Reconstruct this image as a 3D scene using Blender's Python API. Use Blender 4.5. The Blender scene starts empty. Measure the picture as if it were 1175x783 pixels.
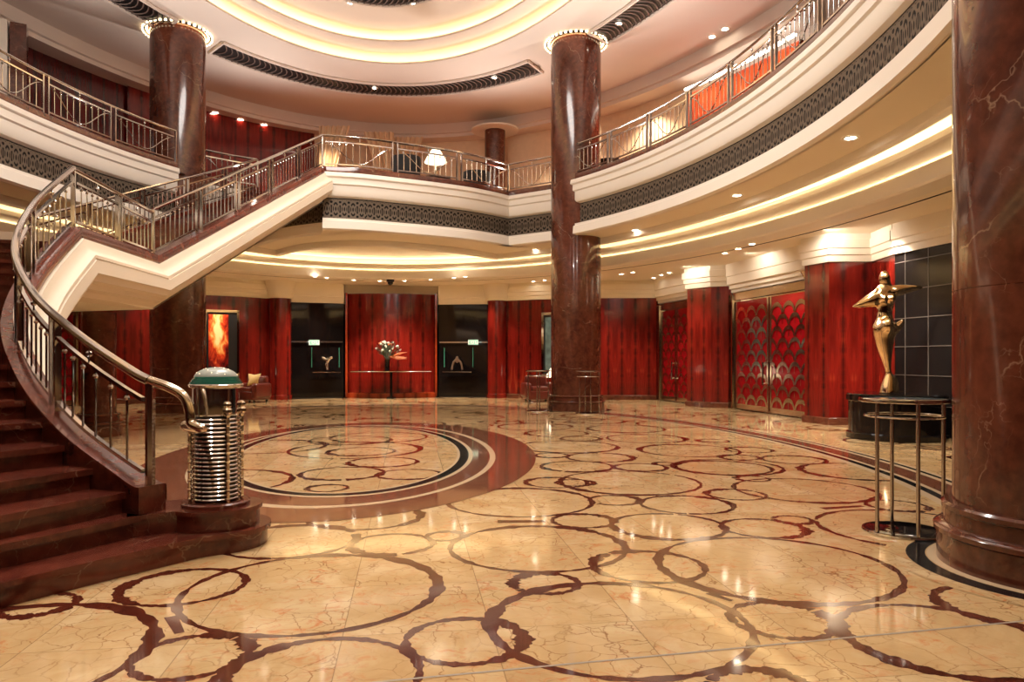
import bpy, math, random
from math import sin, cos, pi, sqrt, atan2, hypot, radians
from mathutils import Vector, Matrix

# ------------------------------------------------------------------ frame, camera, light
F = 835.0; YH = 411.0; H = 1.43; CX = 587.5
sc = bpy.context.scene
col = sc.collection
cam_d = bpy.data.cameras.new('camera'); cam = bpy.data.objects.new('camera', cam_d); col.objects.link(cam)
cam.location = (0, 0, H); cam.rotation_euler = (pi/2, 0, 0)
cam_d.sensor_width = 36; cam_d.lens = F/1175*36; cam_d.shift_y = (YH-391.5)/1175
cam_d.clip_end = 200
sc.camera = cam
sc.view_settings.view_transform = 'Standard'; sc.view_settings.look = 'None'
sc.view_settings.exposure = 0.28; sc.view_settings.gamma = 1.0; sc.view_settings.use_curve_mapping = False
sc.cycles.max_bounces = 7; sc.cycles.diffuse_bounces = 4; sc.cycles.glossy_bounces = 4
sc.cycles.transmission_bounces = 4; sc.cycles.sample_clamp_indirect = 6.0
sc.cycles.caustics_reflective = False; sc.cycles.caustics_refractive = False
w = bpy.data.worlds.new('world'); sc.world = w; w.use_nodes = True
w.node_tree.nodes['Background'].inputs[0].default_value = (1.0, .80, .62, 1)
w.node_tree.nodes['Background'].inputs[1].default_value = 0.2
COVE_DOME = 9.0; COVE_LOW = 10.0; DOME_AREA = 760.0; SPOT_LOW = 250.0; SPOT_HIGH = 560.0

def area(name, loc, sx, sy, power, colr, rotz=0, rot=(0, 0, 0)):
    l = bpy.data.lights.new(name, 'AREA'); l.shape = 'ELLIPSE'; l.size = sx; l.size_y = sy; l.energy = power; l.color = colr
    o = bpy.data.objects.new(name, l); col.objects.link(o); o.location = loc; o.rotation_euler = (rot[0], rot[1], rotz)
    return o
def spot(name, loc, power, colr=(1, .86, .68), ang=100, r=.05, blend=.6, aim=None):
    l = bpy.data.lights.new(name, 'SPOT'); l.energy = power; l.color = colr; l.spot_size = radians(ang); l.spot_blend = blend; l.shadow_soft_size = r
    o = bpy.data.objects.new(name, l); col.objects.link(o); o.location = loc
    if aim: o.rotation_euler = (Vector(aim)-Vector(loc)).to_track_quat('-Z', 'Y').to_euler()
    return o

# the oval of the lobby: centre, tilt; u runs to the back, v to the right
C0 = (-2.42, 11.5); TL = .14
def W(u, v): return (C0[0]-u*sin(TL)+v*cos(TL), C0[1]+u*cos(TL)+v*sin(TL))
def oval(a, b, p0=0, p1=360, n=96):
    return [W(a*cos(radians(p0+(p1-p0)*i/n)), b*sin(radians(p0+(p1-p0)*i/n))) for i in range(n+1)]
def U(x, y, h=0.0):
    z = (h-H)*F/(YH-y); return ((x-CX)/F*z, z)
def PX(x, z): return (x-CX)/F*z

area('dome_fill', (*W(0, 0), 10.7), 3.4, 7.5, DOME_AREA, (1, .94, .87), TL)  # added overhead fill; no such lamp hangs in the dome
for u, v in ((-6, 0), (0, 3.5), (0, -3.5), (6, 0), (-10, 2), (-9.5, -2.5)):
    spot('grille_spot', (*W(u, v), 10.0), SPOT_HIGH, (1, .92, .82), 110, .35, 1)
# added fill spots, hidden behind the balcony curbs to brighten the high ceiling
for p in (60, 85, 110, 140, -60, -90, -125, 200, 160, 25, -25):
    q = oval(11.55 if abs(p) > 50 else 12.4, 7.55 if abs(p) > 50 else 8.6, p, p, 1)[0]; c = W(0, 0)
    spot('ceiling_fill', (*q, 6.44), 520, (1, .90, .82), 150, .07, 1, (q[0]*.7+c[0]*.3, q[1]*.7+c[1]*.3, 10.1))

# ------------------------------------------------------------------ materials
def lin(c): return tuple((x/12.92 if x <= .04045 else ((x+.055)/1.055)**2.4) for x in c)
class N:
    def __init__(s, name):
        m = bpy.data.materials.new(name); m.use_nodes = True; s.m = m; s.t = m.node_tree; s.b = s.t.nodes['Principled BSDF']
    def n(s, typ, **kw):
        nd = s.t.nodes.new('ShaderNode'+typ)
        for k, v in kw.items(): setattr(nd, k, v)
        return nd
    def l(s, a, b): s.t.links.new(a, b)
    def math(s, op, a, b=None, clamp=False):
        nd = s.n('Math', operation=op, use_clamp=clamp)
        for i, x in enumerate((a, b)):
            if x is None: continue
            if isinstance(x, (int, float)): nd.inputs[i].default_value = x
            else: s.l(x, nd.inputs[i])
        return nd.outputs[0]
    def mix(s, f, a, b, typ='MIX'):
        nd = s.n('Mix', data_type='RGBA', blend_type=typ)
        for i, x in ((0, f), (6, a), (7, b)):
            if isinstance(x, (int, float)): nd.inputs[i].default_value = x
            elif isinstance(x, tuple): nd.inputs[i].default_value = (*x, 1)
            else: s.l(x, nd.inputs[i])
        return nd.outputs[2]
    def noise(s, vec, scale, detail=3, rough=.5, dist=0):
        nd = s.n('TexNoise'); nd.inputs['Scale'].default_value = scale; nd.inputs['Detail'].default_value = detail
        nd.inputs['Roughness'].default_value = rough; nd.inputs['Distortion'].default_value = dist
        s.l(vec, nd.inputs['Vector']); return nd.outputs[0]
    def ramp(s, f, stops):
        nd = s.n('ValToRGB'); cr = nd.color_ramp
        while len(cr.elements) > 1: cr.elements.remove(cr.elements[-1])
        cr.elements[0].position = stops[0][0]; c = stops[0][1]; cr.elements[0].color = (*c, 1) if isinstance(c, tuple) else (c, c, c, 1)
        for p, c in stops[1:]:
            e = cr.elements.new(p); e.color = (*c, 1) if isinstance(c, tuple) else (c, c, c, 1)
        s.l(f, nd.inputs[0]); return nd.outputs[0]
    def obj(s): return s.n('TexCoord').outputs['Object']
    def uv(s): return s.n('UVMap').outputs[0]
    def map(s, vec, sc=(1, 1, 1), rot=(0, 0, 0), loc=(0, 0, 0)):
        nd = s.n('Mapping'); nd.inputs['Scale'].default_value = sc; nd.inputs['Rotation'].default_value = rot; nd.inputs['Location'].default_value = loc
        s.l(vec, nd.inputs[0]); return nd.outputs[0]
    def base(s, c):
        if isinstance(c, tuple): s.b.inputs['Base Color'].default_value = (*c, 1)
        else: s.l(c, s.b.inputs['Base Color'])
    def set(s, rough=.5, metal=0, coat=0, spec=.45, emit=None, es=0):
        s.b.inputs['Roughness'].default_value = rough; s.b.inputs['Metallic'].default_value = metal
        s.b.inputs['Coat Weight'].default_value = coat; s.b.inputs['Coat Roughness'].default_value = .04
        s.b.inputs['Specular IOR Level'].default_value = spec
        if emit: s.b.inputs['Emission Color'].default_value = (*emit, 1); s.b.inputs['Emission Strength'].default_value = es
        return s.m
def plain(name, c, rough=.5, metal=0, coat=0, emit=None, es=0, var=.06, scale=6):
    n = N(name)
    f = n.noise(n.obj(), scale, 3)
    d = tuple(x*(1-var*2) for x in c); h = tuple(min(1, x*(1+var)) for x in c)
    n.base(n.mix(f, d, h)); return n.set(rough, metal, coat, emit=emit, es=es)
def marble_red(name, c1, c2, vein, vs=1.5, rough=.12, thr=.02, coat=.5):
    n = N(name); o = n.obj()
    big = n.noise(o, 1.1, 5, .6, .4); fine = n.noise(o, 9, 5, .6)
    c = n.mix(n.ramp(big, [(.35, 0.0), (.65, 1.0)]), c1, c2)
    c = n.mix(n.ramp(fine, [(.4, 0.0), (.8, .6)]), c, tuple(x*1.7 for x in c2))
    wn = n.n('TexNoise'); wn.inputs['Scale'].default_value = 1.9; wn.inputs['Detail'].default_value = 5; n.l(o, wn.inputs['Vector'])
    wv = n.mix(.8, o, wn.outputs['Color'], 'ADD')
    v = n.n('TexVoronoi', feature='DISTANCE_TO_EDGE'); v.inputs['Scale'].default_value = vs; n.l(wv, v.inputs['Vector'])
    msk = n.ramp(n.noise(o, 1.9, 2), [(.50, 0.0), (.62, 1.0)])
    ln = n.ramp(v.outputs['Distance'], [(0.0, 1.0), (thr, 0.0)])
    c = n.mix(n.math('MULTIPLY', n.math('MULTIPLY', ln, msk), .55), c, vein)
    v2 = n.n('TexVoronoi', feature='DISTANCE_TO_EDGE'); v2.inputs['Scale'].default_value = vs*3.7; n.l(wv, v2.inputs['Vector'])
    msk2 = n.ramp(n.noise(n.map(o, loc=(5, 3, 1)), 3.0, 2), [(.50, 0.0), (.66, .8)])
    ln2 = n.ramp(v2.outputs['Distance'], [(0.0, .38), (thr*1.6, 0.0)])
    c = n.mix(n.math('MULTIPLY', ln2, msk2), c, vein)
    n.base(c); return n.set(rough, 0, coat)
M = {}
M['marble'] = marble_red('red_marble', (.050, .012, .007), (.115, .034, .018), (.42, .27, .17), 1.0, .16, .009)
M['stair_marble'] = marble_red('stair_marble', (.060, .009, .006), (.14, .032, .018), (.40, .23, .14), 1.9, .22, .014, .3)
M['inlay'] = marble_red('brown_inlay', (.060, .010, .006), (.10, .022, .012), (.20, .09, .05), 2.0, .10, .01)
M['disc'] = marble_red('brown_disc', (.17, .060, .032), (.22, .085, .048), (.5, .36, .26), 1.3, .07, .008)
M['black_stone'] = plain('black_stone', (.012, .012, .012), .1)
M['ivory_stone'] = plain('ivory_stone', (.62, .46, .29), .1)

M['joint_strip'] = plain('joint_strip', (.36, .30, .24), .35)
def floor_mat():
    n = N('cream_marble_floor'); o = n.map(n.obj(), rot=(0, 0, -TL))
    sep = n.n('SeparateXYZ'); n.l(o, sep.inputs[0])
    TW, TH = .766, .82
    def joint(ax, w_, off, wid):
        f = n.math('FRACT', n.math('DIVIDE', n.math('ADD', ax, off), w_))
        d = n.math('MINIMUM', f, n.math('SUBTRACT', 1.0, f))
        return n.ramp(d, [(0, 1.0), (wid, 0.0)])
    jx = joint(sep.outputs[0], TW, .34, .0045); jy = joint(sep.outputs[1], TH, .28, .0035)
    cx = n.math('FLOOR', n.math('DIVIDE', n.math('ADD', sep.outputs[0], .34), TW)); cy = n.math('FLOOR', n.math('DIVIDE', n.math('ADD', sep.outputs[1], .28), TH))
    cmb = n.n('CombineXYZ'); n.l(cx, cmb.inputs[0]); n.l(cy, cmb.inputs[1])
    wn = n.n('TexWhiteNoise', noise_dimensions='3D'); n.l(cmb.outputs[0], wn.inputs['Vector'])
    off = n.n('VectorMath', operation='MULTIPLY_ADD'); n.l(wn.outputs['Color'], off.inputs[0]); off.inputs[1].default_value = (6, 6, 6); n.l(o, off.inputs[2])
    p = off.outputs[0]
    b = n.noise(p, 1.6, 6, .62, .8)
    c = n.ramp(b, [(.25, lin((.71, .575, .40))), (.5, lin((.78, .66, .48))), (.72, lin((.85, .755, .60)))])
    wcol = n.n('TexNoise'); wcol.inputs['Scale'].default_value = 4; wcol.inputs['Detail'].default_value = 5; n.l(p, wcol.inputs['Vector'])
    wv = n.mix(.25, p, wcol.outputs['Color'], 'ADD')
    v = n.n('TexVoronoi', feature='DISTANCE_TO_EDGE'); v.inputs['Scale'].default_value = 6.5; n.l(wv, v.inputs['Vector'])
    msk = n.ramp(n.noise(p, 2.2, 3), [(.40, .12), (.60, .8)])
    c = n.mix(n.math('MULTIPLY', n.ramp(v.outputs['Distance'], [(0, 1.0), (.03, 0.0)]), msk), c, lin((.47, .27, .13)))
    v3 = n.n('TexVoronoi', feature='DISTANCE_TO_EDGE'); v3.inputs['Scale'].default_value = 2.3; n.l(wv, v3.inputs['Vector'])
    c = n.mix(n.math('MULTIPLY', n.ramp(v3.outputs['Distance'], [(0, .8), (.012, 0.0)]), n.ramp(n.noise(p, 1.3, 2), [(.45, 0.0), (.6, 1.0)])), c, lin((.50, .30, .16)))
    rust = n.ramp(n.noise(p, 7, 6, .7, 1.5), [(.52, 0.0), (.70, .9)])
    c = n.mix(n.math('MULTIPLY', rust, n.ramp(n.noise(p, 1.7, 2), [(.40, 0.1), (.60, 1.0)])), c, lin((.76, .40, .20)))
    c = n.mix(n.math('MULTIPLY', wn.outputs['Value'], .12), c, lin((.78, .60, .38)))
    j = n.math('MAXIMUM', jx, jy)
    c = n.mix(n.math('MULTIPLY', j, .8), c, lin((.40, .30, .21)))
    n.base(c); return n.set(.07, 0, 0, .42)
M['floor'] = floor_mat()

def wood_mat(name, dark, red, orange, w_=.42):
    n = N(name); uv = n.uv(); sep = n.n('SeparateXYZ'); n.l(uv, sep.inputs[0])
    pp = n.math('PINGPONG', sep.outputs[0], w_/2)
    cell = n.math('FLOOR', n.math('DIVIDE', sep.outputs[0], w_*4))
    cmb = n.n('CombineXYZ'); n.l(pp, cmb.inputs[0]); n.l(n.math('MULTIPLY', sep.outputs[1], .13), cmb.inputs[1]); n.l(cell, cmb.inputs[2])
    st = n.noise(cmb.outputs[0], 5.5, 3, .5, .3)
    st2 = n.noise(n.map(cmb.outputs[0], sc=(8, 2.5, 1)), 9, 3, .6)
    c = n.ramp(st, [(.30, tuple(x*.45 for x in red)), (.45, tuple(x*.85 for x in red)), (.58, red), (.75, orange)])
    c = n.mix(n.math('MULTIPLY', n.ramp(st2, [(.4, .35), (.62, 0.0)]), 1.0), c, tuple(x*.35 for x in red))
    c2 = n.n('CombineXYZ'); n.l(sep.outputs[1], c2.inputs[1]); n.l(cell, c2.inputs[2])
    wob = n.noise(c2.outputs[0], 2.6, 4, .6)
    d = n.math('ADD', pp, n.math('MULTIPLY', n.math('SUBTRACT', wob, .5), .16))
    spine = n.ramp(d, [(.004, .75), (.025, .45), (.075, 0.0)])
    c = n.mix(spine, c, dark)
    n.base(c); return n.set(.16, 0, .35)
M['wood'] = wood_mat('red_veneer', (.014, .004, .003), (.22, .013, .008), (.42, .055, .02), .46)
M['wood_shaded'] = wood_mat('shaded_veneer', (.006, .001, .001), (.10, .006, .005), (.17, .012, .008))  # the red veneer again, darkened to stand for its unlit stretch
M['wood_glow'] = wood_mat('lit_veneer', (.12, .015, .004), (.50, .06, .015), (.72, .16, .04))  # the red veneer again, lamp glow mixed into its colour
M['cream'] = plain('cream_plaster', (.89, .81, .66), .55, var=.02, scale=1)
M['stair_plaster'] = plain('stair_plaster', (.72, .61, .47), .55, var=.02, scale=1)  # cream plaster with the dim light on the fascia put into its colour
M['white_plaster'] = plain('white_plaster', (.84, .78, .69), .5, var=.02, scale=1)
M['ceiling'] = plain('ceiling_plaster', (.72, .63, .555), .6, var=.02, scale=.7)
M['chrome'] = plain('polished_nickel', (.60, .57, .54), .12, 1, var=.03)
M['brass'] = plain('pale_brass', (.74, .63, .50), .14, 1, var=.04)
M['bronze_statue'] = plain('polished_bronze', (.86, .66, .42), .10, 1, var=.05)
M['mirror'] = plain('mirror_panel', (.70, .62, .52), .05, 1, var=.04)
M['black_glass'] = plain('black_glass', (.008, .006, .006), .05, 0, 0)
M['black_matt'] = plain('black_paint', (.010, .009, .009), .4)
M['leather'] = plain('brown_leather', (.13, .022, .014), .28, 0, .3, var=.2, scale=30)
M['dark_fabric'] = plain('dark_fabric', (.018, .016, .016), .8)
M['cushion'] = plain('gold_cushion', (.72, .52, .22), .7)
M['drape'] = plain('sheer_drape', (.80, .62, .42), .8)
M['shade'] = plain('lamp_shade', (1, .9, .75), .8, emit=(1, .84, .6), es=1.6)
M['lamp'] = plain('lamp_glow', (1, .9, .75), .5, emit=(1, .86, .66), es=30)
M['bulb'] = plain('small_bulb', (1, .9, .75), .5, emit=(1, .78, .46), es=3.5)
M['strip'] = plain('tube_light', (1, .95, .9), .5, emit=(1, .93, .80), es=5.5)
M['wash'] = plain('column_wash_lamp', (1, .8, .5), .5, emit=(1, .62, .28), es=16)
M['cove_dome'] = plain('dome_cove_lamp', (1, .8, .5), .5, emit=(1, .76, .40), es=COVE_DOME)
M['cove_low'] = plain('ceiling_cove_lamp', (1, .8, .5), .5, emit=(1, .80, .48), es=COVE_LOW)
M['red_glass'] = plain('red_glass', (.24, .004, .007), .12, 0, .5, var=.1)
M['tile_black'] = plain('black_tile', (.010, .008, .008), .12, 0, 0)
M['grout'] = plain('tile_joint', (.12, .10, .09), .4)
M['green_glass'] = plain('green_glass', (.045, .20, .14), .15, 0, .5, emit=(.05, .30, .20), es=.05)
M['frost'] = plain('frosted_dome', (.34, .36, .32), .35, 0, .2, emit=(.6, .6, .5), es=.03)
M['leaf'] = plain('dark_leaf', (.05, .07, .04), .5)
M['petal'] = plain('pale_petal', (.50, .55, .48), .6)
M['orange_petal'] = plain('orange_petal', (.55, .16, .05), .6)
M['sign_green'] = plain('sign_green', (.05, .45, .30), .4, emit=(.05, .5, .32), es=.4)
M['sign_white'] = plain('sign_white', (.9, 1, .95), .4, emit=(.75, 1, .86), es=.3)
M['table_glass'] = plain('pale_table_glass', (.34, .40, .40), .06, 0, .6)
M['silver'] = plain('silver_metal', (.85, .85, .85), .15, 1)

def fire_mat():
    n = N('fiery_painting'); uv = n.uv()
    f = n.noise(uv, 2.3, 6, .6, .5)
    sep = n.n('SeparateXYZ'); n.l(uv, sep.inputs[0])
    g = n.n('TexGradient', gradient_type='SPHERICAL'); n.l(n.map(uv, sc=(.95, .62, 1), loc=(-.62, -.85, 0)), g.inputs[0])
    s_ = n.math('ADD', n.math('MULTIPLY', g.outputs[1] if len(g.outputs) > 1 else g.outputs[0], .95), n.math('MULTIPLY', n.math('SUBTRACT', f, .5), 1.5))
    c = n.ramp(s_, [(.0, (.02, .004, .003)), (.22, (.22, .01, .006)), (.42, (.65, .06, .015)), (.6, (.85, .36, .08)), (.8, (.9, .72, .32))])
    n.base(c); n.l(c, n.b.inputs['Emission Color']); n.set(.2, 0, .4); n.b.inputs['Emission Strength'].default_value = .10; return n.m
M['fire'] = fire_mat()
def grille_mat():
    # interlaced ovals cast in bronze; u along the fascia, v up
    n = N('bronze_grille'); uv = n.uv(); sep = n.n('SeparateXYZ'); n.l(uv, sep.inputs[0])
    def rings(off, w_, vy, rx, ry, th):
        fx = n.math('SUBTRACT', n.math('FRACT', n.math('DIVIDE', n.math('ADD', sep.outputs[0], off), w_)), .5)
        a = n.math('DIVIDE', n.math('MULTIPLY', fx, w_), rx); b = n.math('DIVIDE', n.math('SUBTRACT', sep.outputs[1], vy), ry)
        r = n.math('SQRT', n.math('ADD', n.math('MULTIPLY', a, a), n.math('MULTIPLY', b, b)))
        return n.ramp(n.math('ABSOLUTE', n.math('SUBTRACT', r, 1.0)), [(th, 1.0), (th*1.6, 0.0)])
    w_ = .22
    m = rings(0, w_, .26, .085, .20, .10)
    for args in ((w_/2, w_, .26, .075, .12, .14), (w_/2, w_, .44, .05, .05, .25), (w_/2, w_, .08, .05, .05, .25), (0, w_, .26, .03, .09, .3), (0, w_/2, .49, .05, .018, .5), (0, w_/2, .03, .05, .018, .5)):
        m = n.math('MAXIMUM', m, rings(*args))
    c = n.mix(m, (.007, .006, .005), (.15, .115, .085))
    n.base(c)
    bp = n.n('Bump'); bp.inputs['Strength'].default_value = .6; bp.inputs['Distance'].default_value = .02; n.l(m, bp.inputs['Height']); n.l(bp.outputs[0], n.b.inputs['Normal'])
    return n.set(.45, .1, spec=.15)
M['grille'] = grille_mat()

# ------------------------------------------------------------------ mesh builder
class MB:
    def __init__(s): s.v = []; s.f = []; s.mi = []; s.uv = []; s.mats = []
    def mat(s, m):
        m = M[m] if isinstance(m, str) else m
        if m not in s.mats: s.mats.append(m)
        return s.mats.index(m)
    def face(s, pts, m, uv=None):
        i0 = len(s.v); s.v += [tuple(p) for p in pts]; s.f.append(tuple(range(i0, i0+len(pts)))); s.mi.append(s.mat(m))
        s.uv.append(uv if uv else [(0, 0)]*len(pts))
    def grid(s, rows, m, closed=False, uoff=0, skip=None):
        mi = [s.mat(x) for x in m] if isinstance(m, (list, tuple)) else None; m1 = None if mi else s.mat(m)
        n = len(rows[0]); i0 = len(s.v)
        us = [uoff]
        for i in range(1, n): us.append(us[-1]+(Vector(rows[0][i])-Vector(rows[0][i-1])).length)
        mid = n//2; vs = [0]
        for j in range(1, len(rows)): vs.append(vs[-1]+(Vector(rows[j][mid])-Vector(rows[j-1][mid])).length)
        for r in rows: s.v += [tuple(p) for p in r]
        for j in range(len(rows)-1):
            for i in range(n-1 if not closed else n):
                k = (i+1) % n
                s.f.append((i0+j*n+i, i0+j*n+k, i0+(j+1)*n+k, i0+(j+1)*n+i)); s.mi.append(mi[j] if mi else m1)
                u1 = us[k] if k else us[-1]+.1
                s.uv.append([(us[i], vs[j]), (u1, vs[j]), (u1, vs[j+1]), (us[i], vs[j+1])])
    def box(s, c, d, m, rz=0):
        x, y, z = (k/2 for k in d); cr, sr = cos(rz), sin(rz)
        P = [(c[0]+a*x*cr-b*y*sr, c[1]+a*x*sr+b*y*cr, c[2]+e*z) for e in (-1, 1) for a, b in ((-1, -1), (1, -1), (1, 1), (-1, 1))]
        for q, (uu, vv) in (((0, 1, 5, 4), (d[0], d[2])), ((1, 2, 6, 5), (d[1], d[2])), ((2, 3, 7, 6), (d[0], d[2])), ((3, 0, 4, 7), (d[1], d[2])), ((4, 5, 6, 7), (d[0], d[1])), ((3, 2, 1, 0), (d[0], d[1]))):
            s.face([P[i] for i in q], m, [(0, 0), (uu, 0), (uu, vv), (0, vv)])
    def prism(s, poly, z0, z1, m, mtop=None):
        n = len(poly); u = 0
        for i in range(n):
            a, b = poly[i], poly[(i+1) % n]; l = hypot(b[0]-a[0], b[1]-a[1])
            s.face([(*a, z0), (*b, z0), (*b, z1), (*a, z1)], m, [(u, 0), (u+l, 0), (u+l, z1-z0), (u, z1-z0)]); u += l
        s.face([(*p, z1) for p in poly], mtop or m, [tuple(p) for p in poly]); s.face([(*p, z0) for p in reversed(poly)], m, [tuple(p) for p in reversed(poly)])
    def lathe(s, c, prof, m, n=32, a0=0, a1=2*pi):
        full = abs(a1-a0-2*pi) < 1e-6; k = n if full else n+1
        rows = [[(c[0]+r*cos(a0+(a1-a0)*i/n), c[1]+r*sin(a0+(a1-a0)*i/n), (c[2] if len(c) > 2 else 0)+z) for i in range(k)] for r, z in prof]
        s.grid(rows, m, closed=full)
    def tube(s, path, r, m, n=8, cap=True, flat=None):
        P = [Vector(p) for p in path]; rows = []; up = Vector((0, 0, 1)); L = len(P)
        for i, p in enumerate(P):
            t = (P[min(i+1, L-1)]-P[max(i-1, 0)]).normalized()
            if abs(t.z) > .95: sx = (sx-t*sx.dot(t)).normalized() if i else Vector((1, 0, 0)); 
            else: sx = t.cross(up).normalized()
            sy = sx.cross(t).normalized(); rr = r[i] if isinstance(r, (list, tuple)) else r
            rows.append([p+sx*(rr*cos(2*pi*k/n))+sy*((flat or 1)*rr*sin(2*pi*k/n)) for k in range(n)])
        s.grid(rows, m, closed=True)
        if cap:
            s.face(rows[0], m); s.face(list(reversed(rows[-1])), m)
    def bar(s, path, wd, ht, m):
        P = [Vector(p) for p in path]; L = len(P); rows = [[], [], [], []]
        for i, p in enumerate(P):
            t = (P[min(i+1, L-1)]-P[max(i-1, 0)]); sd = Vector((t.y, -t.x, 0)).normalized()*wd/2; z = Vector((0, 0, ht/2))
            for k, q in enumerate((p-sd-z, p+sd-z, p+sd+z, p-sd+z)): rows[k].append(q)
        s.grid(rows+[rows[0]], m); s.face([rows[k][0] for k in range(4)], m); s.face([rows[k][-1] for k in (3, 2, 1, 0)], m)
    def sphere(s, c, r, m, n=14, sz=1):
        k = n//2; rows = []
        for j in range(k+1):
            a = pi*j/k; rr = max(r*sin(a), 1e-4)
            rows.append([(c[0]+rr*cos(2*pi*i/n), c[1]+rr*sin(2*pi*i/n), c[2]-r*sz*cos(a)) for i in range(n)])
        s.grid(rows, m, closed=True)
    def build(s, name, parent=None, loc=(0, 0, 0), rz=0, smooth=32, recenter=True):
        me = bpy.data.meshes.new(name); me.from_pydata(s.v, [], s.f); 
        for m in s.mats: me.materials.append(m)
        me.polygons.foreach_set('material_index', s.mi)
        ul = me.uv_layers.new(name='UVMap'); fl = []
        for u in s.uv:
            for p in u: fl += [p[0], p[1]]
        ul.data.foreach_set('uv', fl)
        import bmesh
        bm = bmesh.new(); bm.from_mesh(me); bmesh.ops.remove_doubles(bm, verts=bm.verts, dist=1e-5); bmesh.ops.recalc_face_normals(bm, faces=bm.faces); bm.to_mesh(me); bm.free()
        me.polygons.foreach_set('use_smooth', [True]*len(me.polygons)); me.set_sharp_from_angle(angle=radians(smooth))
        o = bpy.data.objects.new(name, me); col.objects.link(o); o.location = loc; o.rotation_euler = (0, 0, rz)
        if parent: o.parent = parent
        return o
def tag(o, label, cat, group=None, kind=None):
    o['label'] = label; o['category'] = cat
    if group: o['group'] = group
    if kind: o['kind'] = kind
    return o
def struct(o, label=None):
    o['kind'] = 'structure'
    if label: o['label'] = label
    return o
def empty(name, loc, rz=0, parent=None):
    o = bpy.data.objects.new(name, None); col.objects.link(o); o.location = loc; o.rotation_euler = (0, 0, rz); o.empty_display_size = .2
    if parent: o.parent = parent
    return o
def copy_tree(o, loc=None, rz=None, label=None, parent=None):
    c = o.copy(); col.objects.link(c); c.parent = parent
    if loc is not None: c.location = loc
    if rz is not None: c.rotation_euler = (0, 0, rz)
    if label: c['label'] = label
    for ch in [x for x in o.children]: copy_tree(ch, parent=c)
    return c
def normals(path, sgn=1, closed=False):
    n = len(path); out = []
    for i in range(n):
        if closed: a = path[(i-1) % n]; b = path[(i+1) % n]
        else: a = path[max(i-1, 0)]; b = path[min(i+1, n-1)]
        p = path[i]
        def nn(q, r):
            dx, dy = r[0]-q[0], r[1]-q[1]; l = hypot(dx, dy) or 1; return (dy/l, -dx/l)
        n1 = nn(a, p) if a != p else nn(p, b); n2 = nn(p, b) if b != p else n1
        mx, my = n1[0]+n2[0], n1[1]+n2[1]; l = hypot(mx, my) or 1; mx /= l; my /= l
        k = 1/max(.5, mx*n1[0]+my*n1[1]); out.append((mx*k*sgn, my*k*sgn))
    return out
def offset(path, d, sgn=1, closed=False):
    return [(p[0]+n[0]*d, p[1]+n[1]*d) + tuple(p[2:]) for p, n in zip(path, normals(path, sgn, closed))]
def sweep(mb, path, prof, m, sgn=1, z0=None, closed=False):
    """profile points (d towards the room, h); path points carry z, or z0 is used"""
    rows = []
    for d, h in prof:
        q = offset(path, d, sgn, closed); rows.append([(p[0], p[1], (p[2] if len(p) > 2 and z0 is None else (z0 or 0))+h) for p in q])
    if closed: rows = [r+[r[0]] if r[0] != r[-1] else r for r in rows]
    mb.grid(rows, m)
def resample(path, step):
    P = [Vector(p) for p in path]; d = [0]
    for i in range(1, len(P)): d.append(d[-1]+(P[i].xy-P[i-1].xy).length)
    n = max(1, round(d[-1]/step)); out = []; k = 0
    for i in range(n+1):
        t = d[-1]*i/n
        while k < len(P)-2 and d[k+1] < t: k += 1
        f = (t-d[k])/max(1e-9, d[k+1]-d[k]); out.append(P[k].lerp(P[k+1], f))
    return out
def length(path): return sum(hypot(path[i+1][0]-path[i][0], path[i+1][1]-path[i][1]) for i in range(len(path)-1))
def catmull(P, n=8):
    P = [Vector(p) for p in P]; out = []
    for i in range(len(P)-1):
        p0 = P[max(i-1, 0)]; p1 = P[i]; p2 = P[i+1]; p3 = P[min(i+2, len(P)-1)]
        for k in range(n):
            t = k/n; out.append(.5*((2*p1)+(-p0+p2)*t+(2*p0-5*p1+4*p2-p3)*t*t+(-p0+3*p1-3*p2+p3)*t**3))
    out.append(P[-1]); return [tuple(p) for p in out]

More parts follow.
